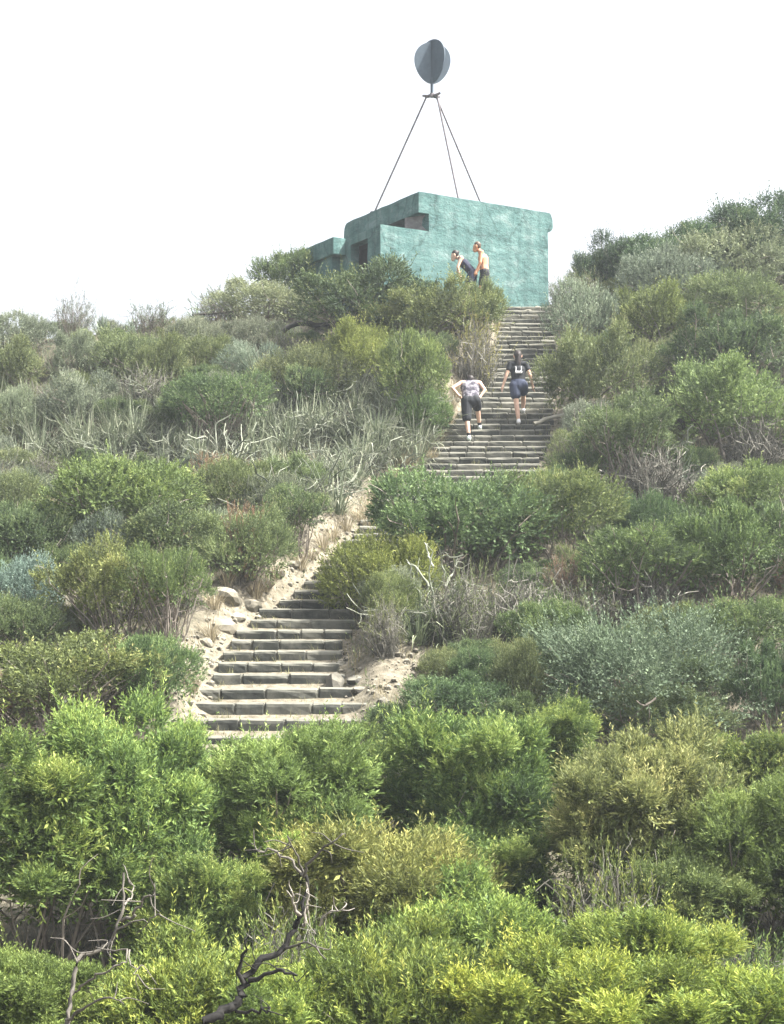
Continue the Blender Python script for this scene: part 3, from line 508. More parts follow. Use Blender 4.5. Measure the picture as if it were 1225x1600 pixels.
T = [
 # --- skyline and upper left
 ('wispy', (75, 450, 156, 522), 'small see-through shrub standing alone above the left skyline', SKY, (1.1, 1.05, 1.2)),
 ('sage', (-20, 488, 92, 550), 'low grey-green shrub on the skyline at the far left edge', SKY),
 ('wispy', (180, 470, 290, 520), 'wispy see-through shrub on the flat left skyline', SKY),
 ('wispy', (295, 440, 400, 500), 'spiky thin shrub where the skyline begins to climb', SKY),
 ('heath', (395, 395, 518, 462), 'rounded green shrub against the left end of the bunker', SKY, (1.15, 1.15, 1.1)),
 ('sage', (330, 440, 500, 505), 'pale dry mound of scrub below the bunker-side shrub', LS, (1.35, 1.25, 1.0)),
 ('dark', (468, 408, 690, 528), 'dark wind-swept shrub in front of the bunker doorway', LS, (1.15, 1.1, .9)),
 ('olive', (592, 450, 772, 545), 'olive-yellow shrub hiding the legs of the two upper climbers', LS, (1.05, 1.05, .9)),
 ('olive', (488, 505, 625, 612), 'yellow-green shrub below the dark wind-swept one', LS, (1.15, 1.2, .8)),
 ('heath', (590, 522, 706, 655), 'bright rounded shrub left of the bent climber', LS, (1.45, 1.4, 1.1)),
 ('olive', (415, 540, 560, 640), 'olive shrub above the pale strappy plants', LS),
 ('sage', (335, 538, 432, 600), 'small silvery shrub in the middle of the left slope', LS, (1.2, 1.3, 1.4)),
 ('stick', (268, 582, 412, 700), 'dense green shrub rising out of pale strappy plants', LS, (1, 1, .9)),
 ('olive', (150, 520, 268, 605), 'grey-olive shrub below the flat left skyline', LS, (.9, .95, 1)),
 ('sage', (255, 498, 352, 565), 'grey shrub under the spiky skyline shrub', LS),
 ('sage', (345, 492, 445, 552), 'pale grey shrub beside the sandy patch near the top', LS, (1.05, 1.05, 1.1)),
 ('thicket', (185, 562, 292, 645), 'dark twiggy thicket on the left slope', LS),
 ('olive', (-20, 538, 85, 610), 'olive shrub at the left edge under the skyline', LS),
 ('sage', (60, 585, 185, 665), 'dry grey-green shrub low on the upper left slope', LS),
 ('sage', (-25, 605, 62, 690), 'pale silver shrub at the left edge', LS, (1.3, 1.35, 1.25)),
 ('thicket', (690, 490, 795, 610), 'dry brownish brush on the bank beside the upper steps', LS, (1.2, 1, .8)),
 ('sage', (80, 515, 165, 590), 'grey shrub below the lone skyline shrub', LS, (.95, 1, .95)),
 ('heath', (440, 565, 520, 650), 'green shrub tucked under the yellow-green one', LS),
 ('heath', (620, 610, 712, 700), 'green shrub by the sandy edge left of the bent climber', LS, (1.05, 1.1, .9)),
 # --- middle left
 ('heath', (60, 718, 312, 860), 'broad bright green mound on the middle left slope', LS, (1.1, 1.12, .9)),
 ('olive', (296, 716, 420, 808), 'olive shrub beside the broad green mound', LS, (.9, .95, .9)),
 ('olive', (390, 712, 505, 795), 'olive shrub below the strappy plants near the sandy bank', LS, (.85, .9, .85)),
 ('stick', (398, 758, 525, 862), 'green shrub with grey sticks above the bare bank', LS),
 ('heath', (175, 788, 362, 900), 'round green shrub in the middle of the left slope', LS),
 ('rust', (325, 775, 425, 905), 'wispy shrub with rusty brown tips', LS),
 ('olive', (310, 800, 450, 912), 'olive shrub right above the limestone rocks', LS, (.9, .95, .9)),
 ('stick', (90, 858, 272, 1020), 'green shrub with grey sticks showing in its shaded base', LS, (1.1, 1.1, .9)),
 ('stick', (200, 852, 332, 995), 'green shrub leaning toward the rocky bank', LS, (1.05, 1.08, .9)),
 ('heath', (-30, 788, 112, 905), 'dull green shrub at the left edge of the middle slope', LS, (.95, .95, 1)),
 ('sage', (-25, 868, 105, 970), 'bluish silver shrub at the left edge', LS, (.95, 1.1, 1.25)),
 ('heath', (-30, 930, 92, 1025), 'low green shrub below the bluish silver one', LS),
 ('stick', (-60, 998, 252, 1170), 'large olive shrub with a dark twiggy base at the left edge', LS, (1.15, 1.05, .9)),
 ('heath', (160, 988, 300, 1120), 'dense green shrub beside the lower steps', LS, (1.0, 1.05, .9)),
 ('sage', (100, 800, 225, 890), 'grey-green shrub between two green mounds', LS),
 ('olive', (-30, 735, 80, 815), 'pale olive shrub left of the broad green mound', LS),
 # --- right of the stairs, upper
 ('olive', (708, 441, 786, 522), 'small olive-yellow shrub at the feet of the shirtless climber', LS, (1.05, 1.05, .9)),
 ('dark', (905, 372, 1002, 468), 'dark shrub silhouetted on the skyline right of the bunker', SKY),
 ('dark', (950, 368, 1112, 450), 'dark leafy shrub on the right skyline', SKY, (1.25, 1.3, 1.2)),
 ('dark', (1080, 318, 1300, 420), 'tall dark shrub with pale dead branches on the right skyline', SKY, (1.1, 1.2, 1.2)),
 ('dark', (1010, 350, 1150, 440), 'dark shrub between two others along the right skyline', SKY, (1.2, 1.25, 1.1)),
 ('sage', (960, 385, 1122, 490), 'smooth grey-green dome below the right skyline', RSG, (1.05, 1.02, 1)),
 ('sage', (1048, 355, 1240, 460), 'soft sage-green shrub below the tall dark skyline shrub', RSG, (1.1, 1.15, 1)),
 ('sage', (852, 442, 965, 550), 'grey-green rounded shrub at the top right of the stairs', RSG, (.95, 1, .95)),
 ('olive', (955, 448, 1102, 550), 'yellow-green shrub in the middle of the upper right slope', RSG, (1.1, 1.15, .9)),
 ('olive', (1088, 425, 1240, 520), 'sage-olive shrub at the right edge of the upper slope', RSG, (.95, 1.05, 1)),
 ('heath', (1055, 488, 1250, 612), 'dark spreading shrub at the right edge of the upper slope', RSG, (.75, .85, .9)),
 ('olive', (855, 520, 1012, 660), 'rough olive shrub crowding the right side of the upper steps', RSG, (.8, .85, .85)),
 ('thicket', (990, 515, 1105, 610), 'tangled olive shrub right of the upper steps', RSG),
 ('olive', (1008, 568, 1250, 715), 'big yellow-green shrub on the right slope', RSG, (.95, 1.08, .85)),
 ('stick', (895, 625, 1062, 770), 'shrub on long grey sticks behind the fallen pale log', RSG, (.8, .9, .85)),
 ('heath', (855, 700, 945, 770), 'small round shrub above the feathery green one', RSG, (1, 1, .9)),
 ('dry', (1105, 622, 1250, 752), 'grey brush of bare sticks at the right edge', RSG),
 ('dry', (930, 680, 1110, 800), 'tangle of bare grey branches on the right slope', RSG, (1, 1, 1)),
 ('thicket', (845, 665, 940, 765), 'low twiggy brush along the right side of the steps', RSG),
 # --- right of the stairs, middle
 ('heath', (580, 738, 852, 905), 'large rounded bush hiding the bend of the staircase', RSG, (1.0, 1.05, .95)),
 ('heath', (778, 730, 965, 872), 'feathery light green bush right of the stair bend', RSG, (1.25, 1.2, 1.1)),
 ('olive', (500, 834, 668, 965), 'yellow-green bush with brown sticks at the right edge of the lower steps', RSG, (1.05, 1.1, .7)),
 ('stick', (888, 820, 1098, 975), 'dark green dome on grey sticks in the right middle slope', RSG, (.95, 1, .9)),
 ('heath', (1040, 785, 1245, 945), 'green bush with a deep shadow under it near the right edge', RSG, (.9, 1, .85)),
 ('heath', (1088, 722, 1260, 835), 'bright green bush at the right edge of the middle slope', RSG, (1.15, 1.18, .95)),
 ('heath', (958, 770, 1065, 880), 'dull green bush behind the dark green dome', RSG, (.85, .9, .9)),
 ('blue', (828, 955, 1152, 1130), 'sprawling blue-green bush on the lower right slope', RSG),
 ('heath', (1068, 935, 1250, 1050), 'green bush behind the sprawling blue-green one', RSG, (.95, 1, .95)),
 ('heath', (1148, 1005, 1260, 1145), 'dark bush at the right edge beside the blue-green one', RSG, (.75, .85, .85)),
 ('olive', (920, 1068, 1112, 1160), 'low olive bush in front of the blue-green one', RSG, (.8, .9, .9)),
 ('heath', (612, 1050, 795, 1150), 'dense dark bush below the sandy patch', RSG, (.8, .88, .85)),
 ('olive', (765, 1005, 865, 1125), 'grey-olive bush left of the blue-green one', RSG, (.85, .9, .95)),
 ('dry', (735, 875, 885, 1015), 'brownish dry brush in the right middle slope', RSG, (1, 1, 1)),
 ('thicket', (650, 870, 790, 1020), 'dry twiggy brush around the pale-stemmed plant', RSG),
 ('thicket', (560, 925, 650, 1020), 'brown tangle of sticks under the yellow-green bush', RSG),
 ('thicket', (850, 900, 985, 990), 'low olive brush above the blue-green bush', RSG),
 ('dry', (960, 880, 1095, 985), 'thin grey sticks below the dark green dome', RSG),
 ('rust', (840, 860, 930, 960), 'rusty dry brush left of the dark green dome', RSG, (.85, .9, 1)),
 ('heath', (700, 1010, 800, 1090), 'small green bush above the dense dark bush', RSG, (.85, .9, .9)),
 # --- foreground
 ('wattle', (-70, 1150, 200, 1530), 'tall shaded wattle bush at the left edge of the foreground', FGG, (.9, .98, .95)),
 ('wattle', (85, 1093, 305, 1500), 'tall bright wattle bush left of the foot of the stairs', FGG, (1, 1.05, .95)),
 ('yellow', (290, 1118, 540, 1430), 'pale yellow-green bush in front of the lowest steps', FGG, (.9, 1.1, .8)),
 ('wattle', (450, 1138, 605, 1350), 'dark green bush in front of the bottom right of the stairs', FGG, (.85, .92, .95)),
 ('wattle', (625, 1108, 860, 1400), 'big dense green bush in the middle of the foreground', FGG, (.95, 1, .95)),
 ('wattle', (790, 1098, 925, 1290), 'narrow green bush beside the big dense one', FGG, (1, 1.05, 1)),
 ('yellow', (885, 1122, 1135, 1470), 'tall yellowish bush in the right foreground', FGG, (1, .98, .9)),
 ('yellow', (1060, 1195, 1265, 1500), 'yellow-green bush at the right edge of the foreground', FGG, (.8, .98, .75)),
 ('wattle', (1085, 1140, 1260, 1330), 'green bush behind the yellow-green one at the right edge', FGG, (1, 1, 1)),
 ('twiggy', (840, 1300, 1085, 1570), 'grey twiggy half-bare bush in the right foreground', FGG, (1.2, 1.15, 1.3)),
 ('yellow', (455, 1295, 765, 1540), 'low yellow-brown bush behind the dead branches', FGG, (.95, .95, .75)),
 ('wattle', (585, 1385, 850, 1620), 'leafy green bush in the lower middle foreground', FGG, (1.1, 1.12, .9)),
 ('wattle', (470, 1470, 765, 1720), 'bright leafy bush at the bottom middle edge', FGG, (1.15, 1.15, 1)),
 ('wattle', (745, 1475, 1015, 1760), 'bright yellow-green bush at the bottom edge right of middle', FGG, (1.35, 1.3, .9)),
 ('wattle', (960, 1510, 1260, 1790), 'bright bush in the bottom right corner', FGG, (1.35, 1.3, .9)),
 ('wattle', (150, 1475, 430, 1740), 'bright leafy bush at the bottom edge between the dead branches', FGG, (1.2, 1.18, .95)),
 ('yellow', (-80, 1455, 118, 1720), 'yellow-green bush in the bottom left corner', FGG, (.9, 1.05, .7)),
 ('twiggy', (345, 1390, 560, 1640), 'sparse twiggy bush around the dark dead trunk', FGG, (1, 1, 1)),
 ('wattle', (215, 1330, 390, 1540), 'small green bush behind the grey dead branches', FGG, (.95, 1, 1)),
 ('twiggy', (1070, 1430, 1260, 1640), 'grey twiggy bush at the lower right edge', FGG, (1.1, 1.1, 1.2)),
 ('yellow', (960, 1300, 1160, 1540), 'olive bush between the yellowish and the grey twiggy bushes', FGG, (.8, .95, .8)),
 ('wattle', (880, 1420, 1120, 1680), 'green bush behind the bright bushes at the bottom right', FGG, (1, 1.05, .9)),
 ('wattle', (380, 1280, 560, 1480), 'green bush just behind the crooked dark trunk', FGG, (1, 1.08, .85)),
 ('wattle', (655, 1285, 850, 1475), 'green bush low in the hollow under the big dense one', FGG, (.9, .95, .95)),
 ('wattle', (350, 1500, 560, 1760), 'bright bush at the bottom edge under the dark dead trunk', FGG, (1.2, 1.2, .95)),
]
for row in T: shrub(*row[:4], *(row[4:5]))
MAINS = [((r[1][0] + r[1][2]) / 2, (r[1][1] + r[1][3]) / 2, r[2]) for r in T]; USED = set(r[2] for r in T)
def rel_label(noun, px, py):
    for dd, mx_, my_, lab in sorted((math.hypot(px - a, (py - b) * 1.2), a, b, c) for a, b, c in MAINS):
        if len(lab.split()) > 10: continue
        dx, dy = px - mx_, py - my_
        side = ('left of' if dx < 0 else 'right of') if abs(dx) > abs(dy) else ('above' if dy < 0 else 'below')
        s_ = f'{noun} just {side} the {lab}'
        if s_ not in USED and len(s_.split()) <= 16: USED.add(s_); return s_
    return noun + ' between larger shrubs on the hillside'
def project(p):
    c = np.array([p[0], p[1] * math.cos(PITCH) + p[2] * math.sin(PITCH), p[2] * math.cos(PITCH) - p[1] * math.sin(PITCH)]); return 612.5 + F * c[0] / c[1], 800 - F * c[2] / c[1]
# small shrubs that fill the gaps between the larger ones
rf = np.random.default_rng(55); taken = [(o.location.x, o.location.y, 0.5 * max(o.scale[0] * 1.1, .4)) for o in COL.objects if o.get('category') == 'shrub']; nfill = 0
for tr in range(9000):
    y = rf.uniform(24.5, 48); x = rf.uniform(-1, 1) * (.222 * y + 2.0); r = rf.uniform(.42, .78) * (1.15 if y > 38 else 1)
    t_ = abs(x - float(stair_x(y))) - float(stair_h(y)); lft = x < float(stair_x(y))
    if 24.6 < y < 47 and t_ < r * .8 + (.45 if lft else .1): continue
    if float(sand_amount(x, y)) > .35: continue
    q = np.array([x, y]) - CB[:2]; u_, v_ = q @ RA[:2], q @ LA[:2]
    if -2.0 < u_ < 4.6 and -1.2 < v_ < 4.6 and u_ > -1.6: continue
    if math.hypot(x - 1.9, y - 44.7) < 1.3: continue
    if any(math.hypot(x - a, y - b) < c + r * .7 for a, b, c in taken): continue
    z = float(terrain(x, y)); px, py = project((x, y, z + r * .5))
    if not (-150 < px < 1380 and py < 1150): continue
    if 375 < px < 665 and 600 < py < 750 or 0 < px < 395 and 650 < py < 725: continue
    if 480 < px < 690 and 1000 < py < 1140 or 620 < px < 780 and 870 < py < 1010: continue
    if y > 44 and x < 1:
        r *= .55
    taken.append((x, y, r * .62)); nfill += 1
    kind = rf.choice(['sage', 'olive', 'heath', 'thicket', 'heath', 'olive', 'wispy', 'sage'] if y > 36 else ['heath', 'olive', 'heath', 'thicket', 'sage', 'olive', 'heath', 'rust'])
    noun = {'sage': 'small grey-green shrub', 'olive': 'small olive shrub', 'heath': 'small green shrub', 'thicket': 'small twiggy shrub', 'wispy': 'small wispy shrub', 'dry': 'small bare grey shrub', 'rust': 'small rusty shrub'}[kind]
    (cr, st), R, H = PR[kind][rf.integers(len(PR[kind]))]
    o = link(NAMES[kind], None, loc=(x, y, z - .04), label=rel_label(noun, px, py), cat='shrub', group='small shrubs filling the gaps')
    o.rotation_euler = (0, 0, rf.uniform(0, 6.28)); o.scale = (r / R, r / R, r * rf.uniform(1.0, 1.5) / H); v = rf.uniform(.85, 1.15)
    if cr: link('crown', cr, o).color = (v, v * rf.uniform(.96, 1.04), v * rf.uniform(.9, 1.05), 1)
    link('stem' if cr else 'branches', st, o)
# the same scrub carries on past both sides of the frame
side_boxes = [('heath', (-330, 700, -60, 860)), ('olive', (-260, 860, -40, 1020)), ('sage', (-220, 520, -40, 640)), ('wattle', (-330, 1180, -90, 1520)), ('heath', (1270, 760, 1480, 920)), ('olive', (1260, 560, 1470, 700)), ('heath', (1250, 940, 1480, 1100)), ('yellow', (1280, 1180, 1500, 1480)), ('dark', (1250, 270, 1430, 390)), ('wattle', (1270, 1480, 1500, 1760)), ('heath', (-300, 1020, -70, 1180)), ('wattle', (1250, 1330, 1450, 1600)), ('olive', (1270, 1100, 1480, 1260)), ('yellow', (-300, 1500, -80, 1760))]
SIDE_WORDS = ('green bush past the left edge beside the middle slope', 'olive bush past the left edge above the lower slope', 'grey-green bush past the left edge below the skyline', 'tall wattle past the left edge of the foreground', 'green bush past the right edge beside the middle slope', 'olive bush past the right edge of the upper slope', 'green bush past the right edge beside the lower slope', 'yellow-green bush past the right edge of the foreground', 'dark shrub past the right edge of the skyline', 'bright bush past the bottom right corner', 'green bush past the left edge beside the lower steps', 'wattle bush past the right edge behind the bright corner bush', 'olive bush past the right edge above the foreground', 'yellow-green bush past the bottom left corner')
for (kind, bx), lab in zip(side_boxes, SIDE_WORDS): shrub(kind, bx, lab, 'scrub outside the picture')

# ------------------------------------------------------------------ strappy plants, one object each
sedges = []
for s in range(6):
    rng = np.random.default_rng(200 + s); n = 110; g = Geo(); a = rng.uniform(0, 6.283, n); r = .14 * np.sqrt(rng.random(n))
    blades(g, np.stack([np.cos(a) * r, np.sin(a) * r, 0 * a - .05], 1), a + rng.normal(0, .5, n), rng.uniform(.4, 1.1, n), rng.uniform(.05, 1.1, n), rng.uniform(-.3, 2.3, n), rng.uniform(.013, .028, n), rng.beta(2, 2.0, n))
    sedges.append(g.mesh('strappy_plant', M['sedge']))
straws = []
for s in range(3):
    rng = np.random.default_rng(230 + s); n = 120; g = Geo(); a = rng.uniform(0, 6.283, n); r = .12 * np.sqrt(rng.random(n))
    blades(g, np.stack([np.cos(a) * r, np.sin(a) * r, 0 * a - .04], 1), a, rng.uniform(.25, .7, n), rng.uniform(.05, .6, n), rng.uniform(.2, 1.4, n), rng.uniform(.008, .014, n), rng.beta(2, 2, n))
    straws.append(g.mesh('straw_tussock', M['straw']))
rg = np.random.default_rng(31)
def sedge(px, py, sc_, label, group, tone=(1, 1, 1), kinds=sedges, name='strappy_plant', cat='plant'):
    p = hit(px, py); o = link(name, kinds[rg.integers(len(kinds))], None, (p[0], p[1], p[2]), rel_label(label, px, py), cat, group); o.rotation_euler = (rg.uniform(-.1, .1), rg.uniform(-.1, .1), rg.uniform(0, 6.28))
    v = rg.uniform(.8, 1.15); o.scale = (sc_, sc_, sc_ * rg.uniform(.85, 1.15)); o.color = (tone[0] * v, tone[1] * v, tone[2] * v, 1); return o
zones = [((385, 610, 520, 705), 32, 'pale strappy plant'), ((520, 600, 665, 745), 40, 'long pale strappy plant'),
         ((0, 645, 200, 735), 32, 'grey strappy plant'), ((190, 645, 390, 725), 30, 'arching pale strappy plant'),
         ((20, 560, 280, 650), 8, 'pale strappy tuft'), ((420, 720, 560, 800), 7, 'spreading strappy plant')]
for (x0, y0, x1, y1), n, lab in zones:
    for k in range(n):
        u, v = (k * .618) % 1, (k + .5) / n
        sedge(x0 + (x1 - x0) * u + rg.uniform(-18, 18), y0 + (y1 - y0) * v + rg.uniform(-14, 14), rg.uniform(.6, 1.15), lab, 'strappy plants on the left slope')
for px, py in ((985, 745), (1025, 735), (1060, 760), (950, 740)): sedge(px, py, 1.15, 'upright grey strappy plant', 'strappy plants on the right slope', (.75, .82, .85))
for px, py in ((690, 1010), (720, 985), (770, 1005), (810, 1000), (660, 985), (675, 1000), (705, 1005), (735, 1000), (650, 1005)): sedge(px, py, 1.05, 'low strappy plant', 'strappy plants by the pale stems', (.85, .9, .8))
for px, py in ((40, 520), (160, 500), (210, 498), (250, 502), (310, 490), (365, 470)): sedge(px, py, .75, 'spiky grass tuft', 'skyline grass tufts', (.8, .9, .9))
for px, py in ((690, 690), (675, 720), (645, 740), (600, 770), (575, 800), (705, 640), (540, 830), (470, 890), (430, 905), (330, 1000), (300, 1080), (760, 560), (775, 520), (620, 755), (655, 715), (560, 815), (590, 785), (505, 860), (520, 845), (485, 875), (700, 665), (712, 620), (400, 935), (415, 925), (740, 590), (610, 775), (575, 825), (630, 735), (665, 705), (385, 905), (355, 915), (335, 950)):
    sedge(px, py, rg.uniform(.6, .95), 'dry straw tussock', 'straw tussocks along the stairs', kinds=straws, name='straw_tussock')
for px, py in ((470, 470), (440, 480), (400, 485), (495, 455)): sedge(px, py, .9, 'dry straw tussock', 'straw tussocks under the bunker', kinds=straws, name='straw_tussock')

rt = np.random.default_rng(88)
for px, py in ((420, 640), (450, 665), (480, 630), (505, 680), (530, 640), (560, 690), (590, 655), (615, 705), (560, 740), (600, 745), (645, 700), (520, 735), (470, 705), (430, 690), (640, 650), (500, 620), (570, 620), (390, 660), (30, 690), (80, 715), (130, 695), (175, 725), (230, 700), (280, 720), (330, 705), (360, 735), (60, 650), (150, 655), (215, 660), (20, 740), (245, 640), (420, 800), (470, 800), (505, 775), (660, 960), (620, 985), (960, 735), (1010, 760), (1050, 740)):
    p = hit(px, py); o = link('dead_stem_tangle', None, None, (p[0], p[1], p[2] - .02), rel_label('pale tangle of dead stems', px, py), 'shrub', 'tangles of bleached stems'); k_ = rt.uniform(.75, 1.25); o.scale = (k_, k_, k_ * rt.uniform(.8, 1.1)); o.rotation_euler = (0, 0, rt.uniform(0, 6.28))
    c_ = link('branches', PR['tangle'][rt.integers(3)][0][1], o); v = rt.uniform(.75, 1.1) * (.75 if px > 900 else 1); c_.color = (v, v, v, 1)

# ------------------------------------------------------------------ pale-stemmed plant, dead trees, logs
def wood(name, depth, branches, label, cat, mat, group=None, base=None, part='branch', twigs=0, thick=1.0):
    """branches: list of (points [(px, py, depth offset)], r0 px, r1 px, tint); first is the trunk"""
    p0 = at(*branches[0][0][0][:2], depth + branches[0][0][0][2]); o = link(name, None, None, p0, label, cat, group)
    for k, (pts, r0, r1, tt) in enumerate(branches):
        P = smooth_poly([at(a, b, depth + c) for a, b, c in pts], 4) - p0
        rng = np.random.default_rng(int(abs(pts[0][0] * 7 + k))); P = P + rng.normal(0, .006 + .006 * bool(twigs), P.shape)
        R_ = np.linspace(r0, r1, len(P)) * thick * depth / F * .5 * rng.uniform(.85, 1.15, len(P)); g = Geo(); tube(g, P, R_, 7, np.clip(tt, 0, 1)); 
        if twigs:
            for _ in range(twigs):
                q = P[rng.integers(len(P) // 2, len(P))]; e = q + nrm(rng.normal(size=3) + [0, 0, .5]) * rng.uniform(.08, .3); tube(g, smooth_poly([q, (q + e) / 2 + rng.normal(0, .03, 3), e + rng.normal(0, .03, 3)], 3), np.linspace(.006, .0025, 7), 4, np.clip(tt, 0, 1))
        link('trunk' if k == 0 else part, g.mesh(part, M[mat] if isinstance(mat, str) else M[mat[min(k, len(mat) - 1)]], True), o)
    return o
Zp = lambda L, ox=0, oy=1080, s=1.976: [(ox + a / s, oy + b / s, c) for a, b, c in L]
d1 = 14.6
wood('dead_tree', d1, [
 (Zp([(120, 1440, 0), (165, 1200, 0), (205, 1020, 0), (225, 930, .1), (240, 830, .2), (320, 790, .25), (365, 720, .3), (380, 650, .35), (375, 570, .4)]), 13, 4, .55),
 (Zp([(372, 705, .3), (410, 690, .1), (440, 650, 0), (480, 612, -.1)]), 7, 3, .6),
 (Zp([(385, 660, .35), (405, 640, .5), (400, 590, .6)]), 5, 2, .7),
 (Zp([(205, 1020, 0), (250, 975, -.15), (320, 950, -.3), (385, 962, -.4)]), 7, 2, .5),
 (Zp([(232, 930, .1), (270, 890, -.2), (330, 860, -.35), (380, 840, -.4), (390, 800, -.3), (300, 796, -.1), (242, 835, .1)]), 5, 2, .65),
 (Zp([(390, 800, -.3), (410, 850, -.45), (432, 882, -.5)]), 4, 1.5, .65),
 (Zp([(340, 765, .25), (400, 712, .1), (455, 705, 0), (500, 690, -.1)]), 5, 1.5, .6)],
 'grey dead tree with twisted branches in the bottom left foreground', 'dead tree', 'greywood', twigs=3, thick=.8)
d2 = 14.4
wood('dead_tree', d2, [
 (Zp([(520, 1440, 0), (575, 1150, 0), (640, 1020, 0), (690, 990, .05), (735, 968, .1), (750, 900, .15), (800, 842, .2), (880, 790, .3), (915, 720, .35), (935, 670, .35), (937, 570, .4)]), 22, 7, .1),
 (Zp([(750, 905, .15), (742, 830, .1), (770, 760, .0)]), 10, 3, .3),
 (Zp([(770, 890, .15), (860, 862, 0), (915, 882, -.1)]), 10, 4, .3),
 (Zp([(735, 985, .1), (810, 985, -.1), (830, 975, -.15)]), 7, 3, .3),
 (Zp([(937, 575, .4), (890, 520, .45), (825, 490, .5), (790, 500, .5)]), 7, 2, .6),
 (Zp([(937, 575, .4), (960, 520, .3), (1020, 470, .2), (1060, 440, .2)]), 7, 2, .5),
 (Zp([(935, 560, .4), (915, 500, .3), (895, 450, .2)]), 6, 2, .5),
 (Zp([(920, 700, .35), (905, 650, .2), (900, 615, .1)]), 7, 3, .9),
 (Zp([(938, 720, .3), (950, 660, .15), (945, 590, .1)]), 8, 3, .95),
 (Zp([(985, 720, .3), (1010, 690, .2), (1070, 670, .1)]), 5, 2, .95),
 (Zp([(880, 790, .3), (950, 775, .1), (1005, 825, 0)]), 6, 2, .5)],
 'dark dead tree with a crooked trunk in the bottom middle foreground', 'dead tree', ['char'] * 4 + ['greywood'], twigs=4, thick=.85)
Zq = lambda L: [(560 + a / 1.842, 700 + b / 1.842, c) for a, b, c in L]
d3 = float(hit(690, 1010)[1])
wood('pale_stemmed_plant', d3, [
 (Zq([(200, 590, 0), (195, 520, 0), (215, 440, .1), (205, 360, .1), (215, 300, .1)]), 5, 1.8, .6),
 (Zq([(215, 440, .1), (245, 370, 0), (240, 320, -.1), (300, 310, -.1)]), 4, 1.4, .55), (Zq([(205, 400, .1), (170, 350, .1), (140, 330, .2)]), 4.5, 2, .7),
 (Zq([(215, 470, .1), (265, 420, -.2), (310, 375, -.3)]), 4, 1.4, .55), (Zq([(225, 500, 0), (260, 480, -.2), (285, 545, -.3)]), 4.5, 2, .75), (Zq([(195, 540, 0), (160, 500, .1), (140, 470, .1)]), 4.5, 2, .6),
 (Zq([(225, 560, -.1), (255, 520, -.25), (262, 455, -.3), (290, 410, -.3)]), 4, 1.6, .7), (Zq([(180, 580, .1), (170, 500, .2), (180, 430, .25), (160, 400, .3)]), 4, 1.6, .6), (Zq([(240, 590, -.1), (290, 540, -.2), (330, 520, -.3)]), 4, 1.6, .7), (Zq([(265, 420, -.2), (290, 380, -.2), (330, 395, -.3)]), 3, 1.5, .8), (Zq([(120, 580, .1), (95, 530, .15), (60, 500, .2)]), 3.5, 1.5, .6),
 (Zq([(215, 340, .1), (200, 300, .2), (190, 270, .2)]), 4, 2, .9), (Zq([(250, 400, -.1), (275, 350, 0), (285, 320, 0)]), 4, 2, .8), (Zq([(160, 590, .1), (150, 540, .2), (130, 500, .2)]), 5, 2, .6)],
 'plant with thick bleached stems right of the lower staircase', 'plant', 'tangle', twigs=3)
def log(pts, depth, r0, r1, label, mat, name='fallen_branch', dz=0., tt=.5):
    P = smooth_poly([at(a, b, depth + c) for a, b, c in pts], 4); p0 = P[0].copy(); g = Geo(); rng = np.random.default_rng(int(pts[0][0])); tube(g, P - p0 + rng.normal(0, .008, P.shape), np.linspace(r0, r1, len(P)) * depth / F * .5 * rng.uniform(.8, 1.2, len(P)), 7, tt)
    return link(name, g.mesh(name, M[mat], True), None, p0, label, 'branch')
log([(835, 662, -.3), (870, 650, 0), (930, 642, .1), (990, 634, .2)], float(hit(900, 655)[1]) - .6, 7, 4, 'pale fallen log lying right of the walking woman', 'pale', 'fallen_log', tt=.3)
log([(442, 516, 0), (470, 504, 0), (500, 508, .1), (545, 500, .3)], float(hit(470, 518)[1]) - 1.3, 11, 6, 'dark fallen trunk under the wind-swept shrub', 'char', 'fallen_log')
log([(150, 552, 0), (168, 536, .1), (205, 531, .2)], float(hit(170, 560)[1]) - .3, 5, 3, 'dark curved branch below the left skyline', 'char')
log([(300, 492, 0), (350, 488, .1), (420, 478, .2)], float(hit(350, 500)[1]) - .3, 4, 2, 'thin grey branch lying near the top of the left slope', 'greywood')
log([(500, 510, 0), (528, 490, -.1), (540, 462, -.1), (548, 440, 0)], float(hit(530, 520)[1]) - .9, 4, 2, 'thin bare branch in front of the dark wind-swept shrub', 'greywood')
dsk = float(hit(1160, 385)[1]) - 1.3
wood('bare_branch', dsk, [([(1120, 372, 0), (1124, 350, 0), (1122, 335, .1)], 5, 2.5, .8), ([(1123, 350, 0), (1138, 340, 0), (1150, 350, .1)], 3, 1.5, .8)], 'short bleached dead branch on the right skyline', 'branch', 'greywood')
wood('bare_branch', dsk, [([(1158, 372, 0), (1164, 345, 0), (1170, 325, .1)], 6, 3, .8), ([(1163, 345, 0), (1180, 328, 0), (1183, 318, .1)], 4, 2, .8)], 'forked bleached dead branch on the right skyline', 'branch', 'greywood')

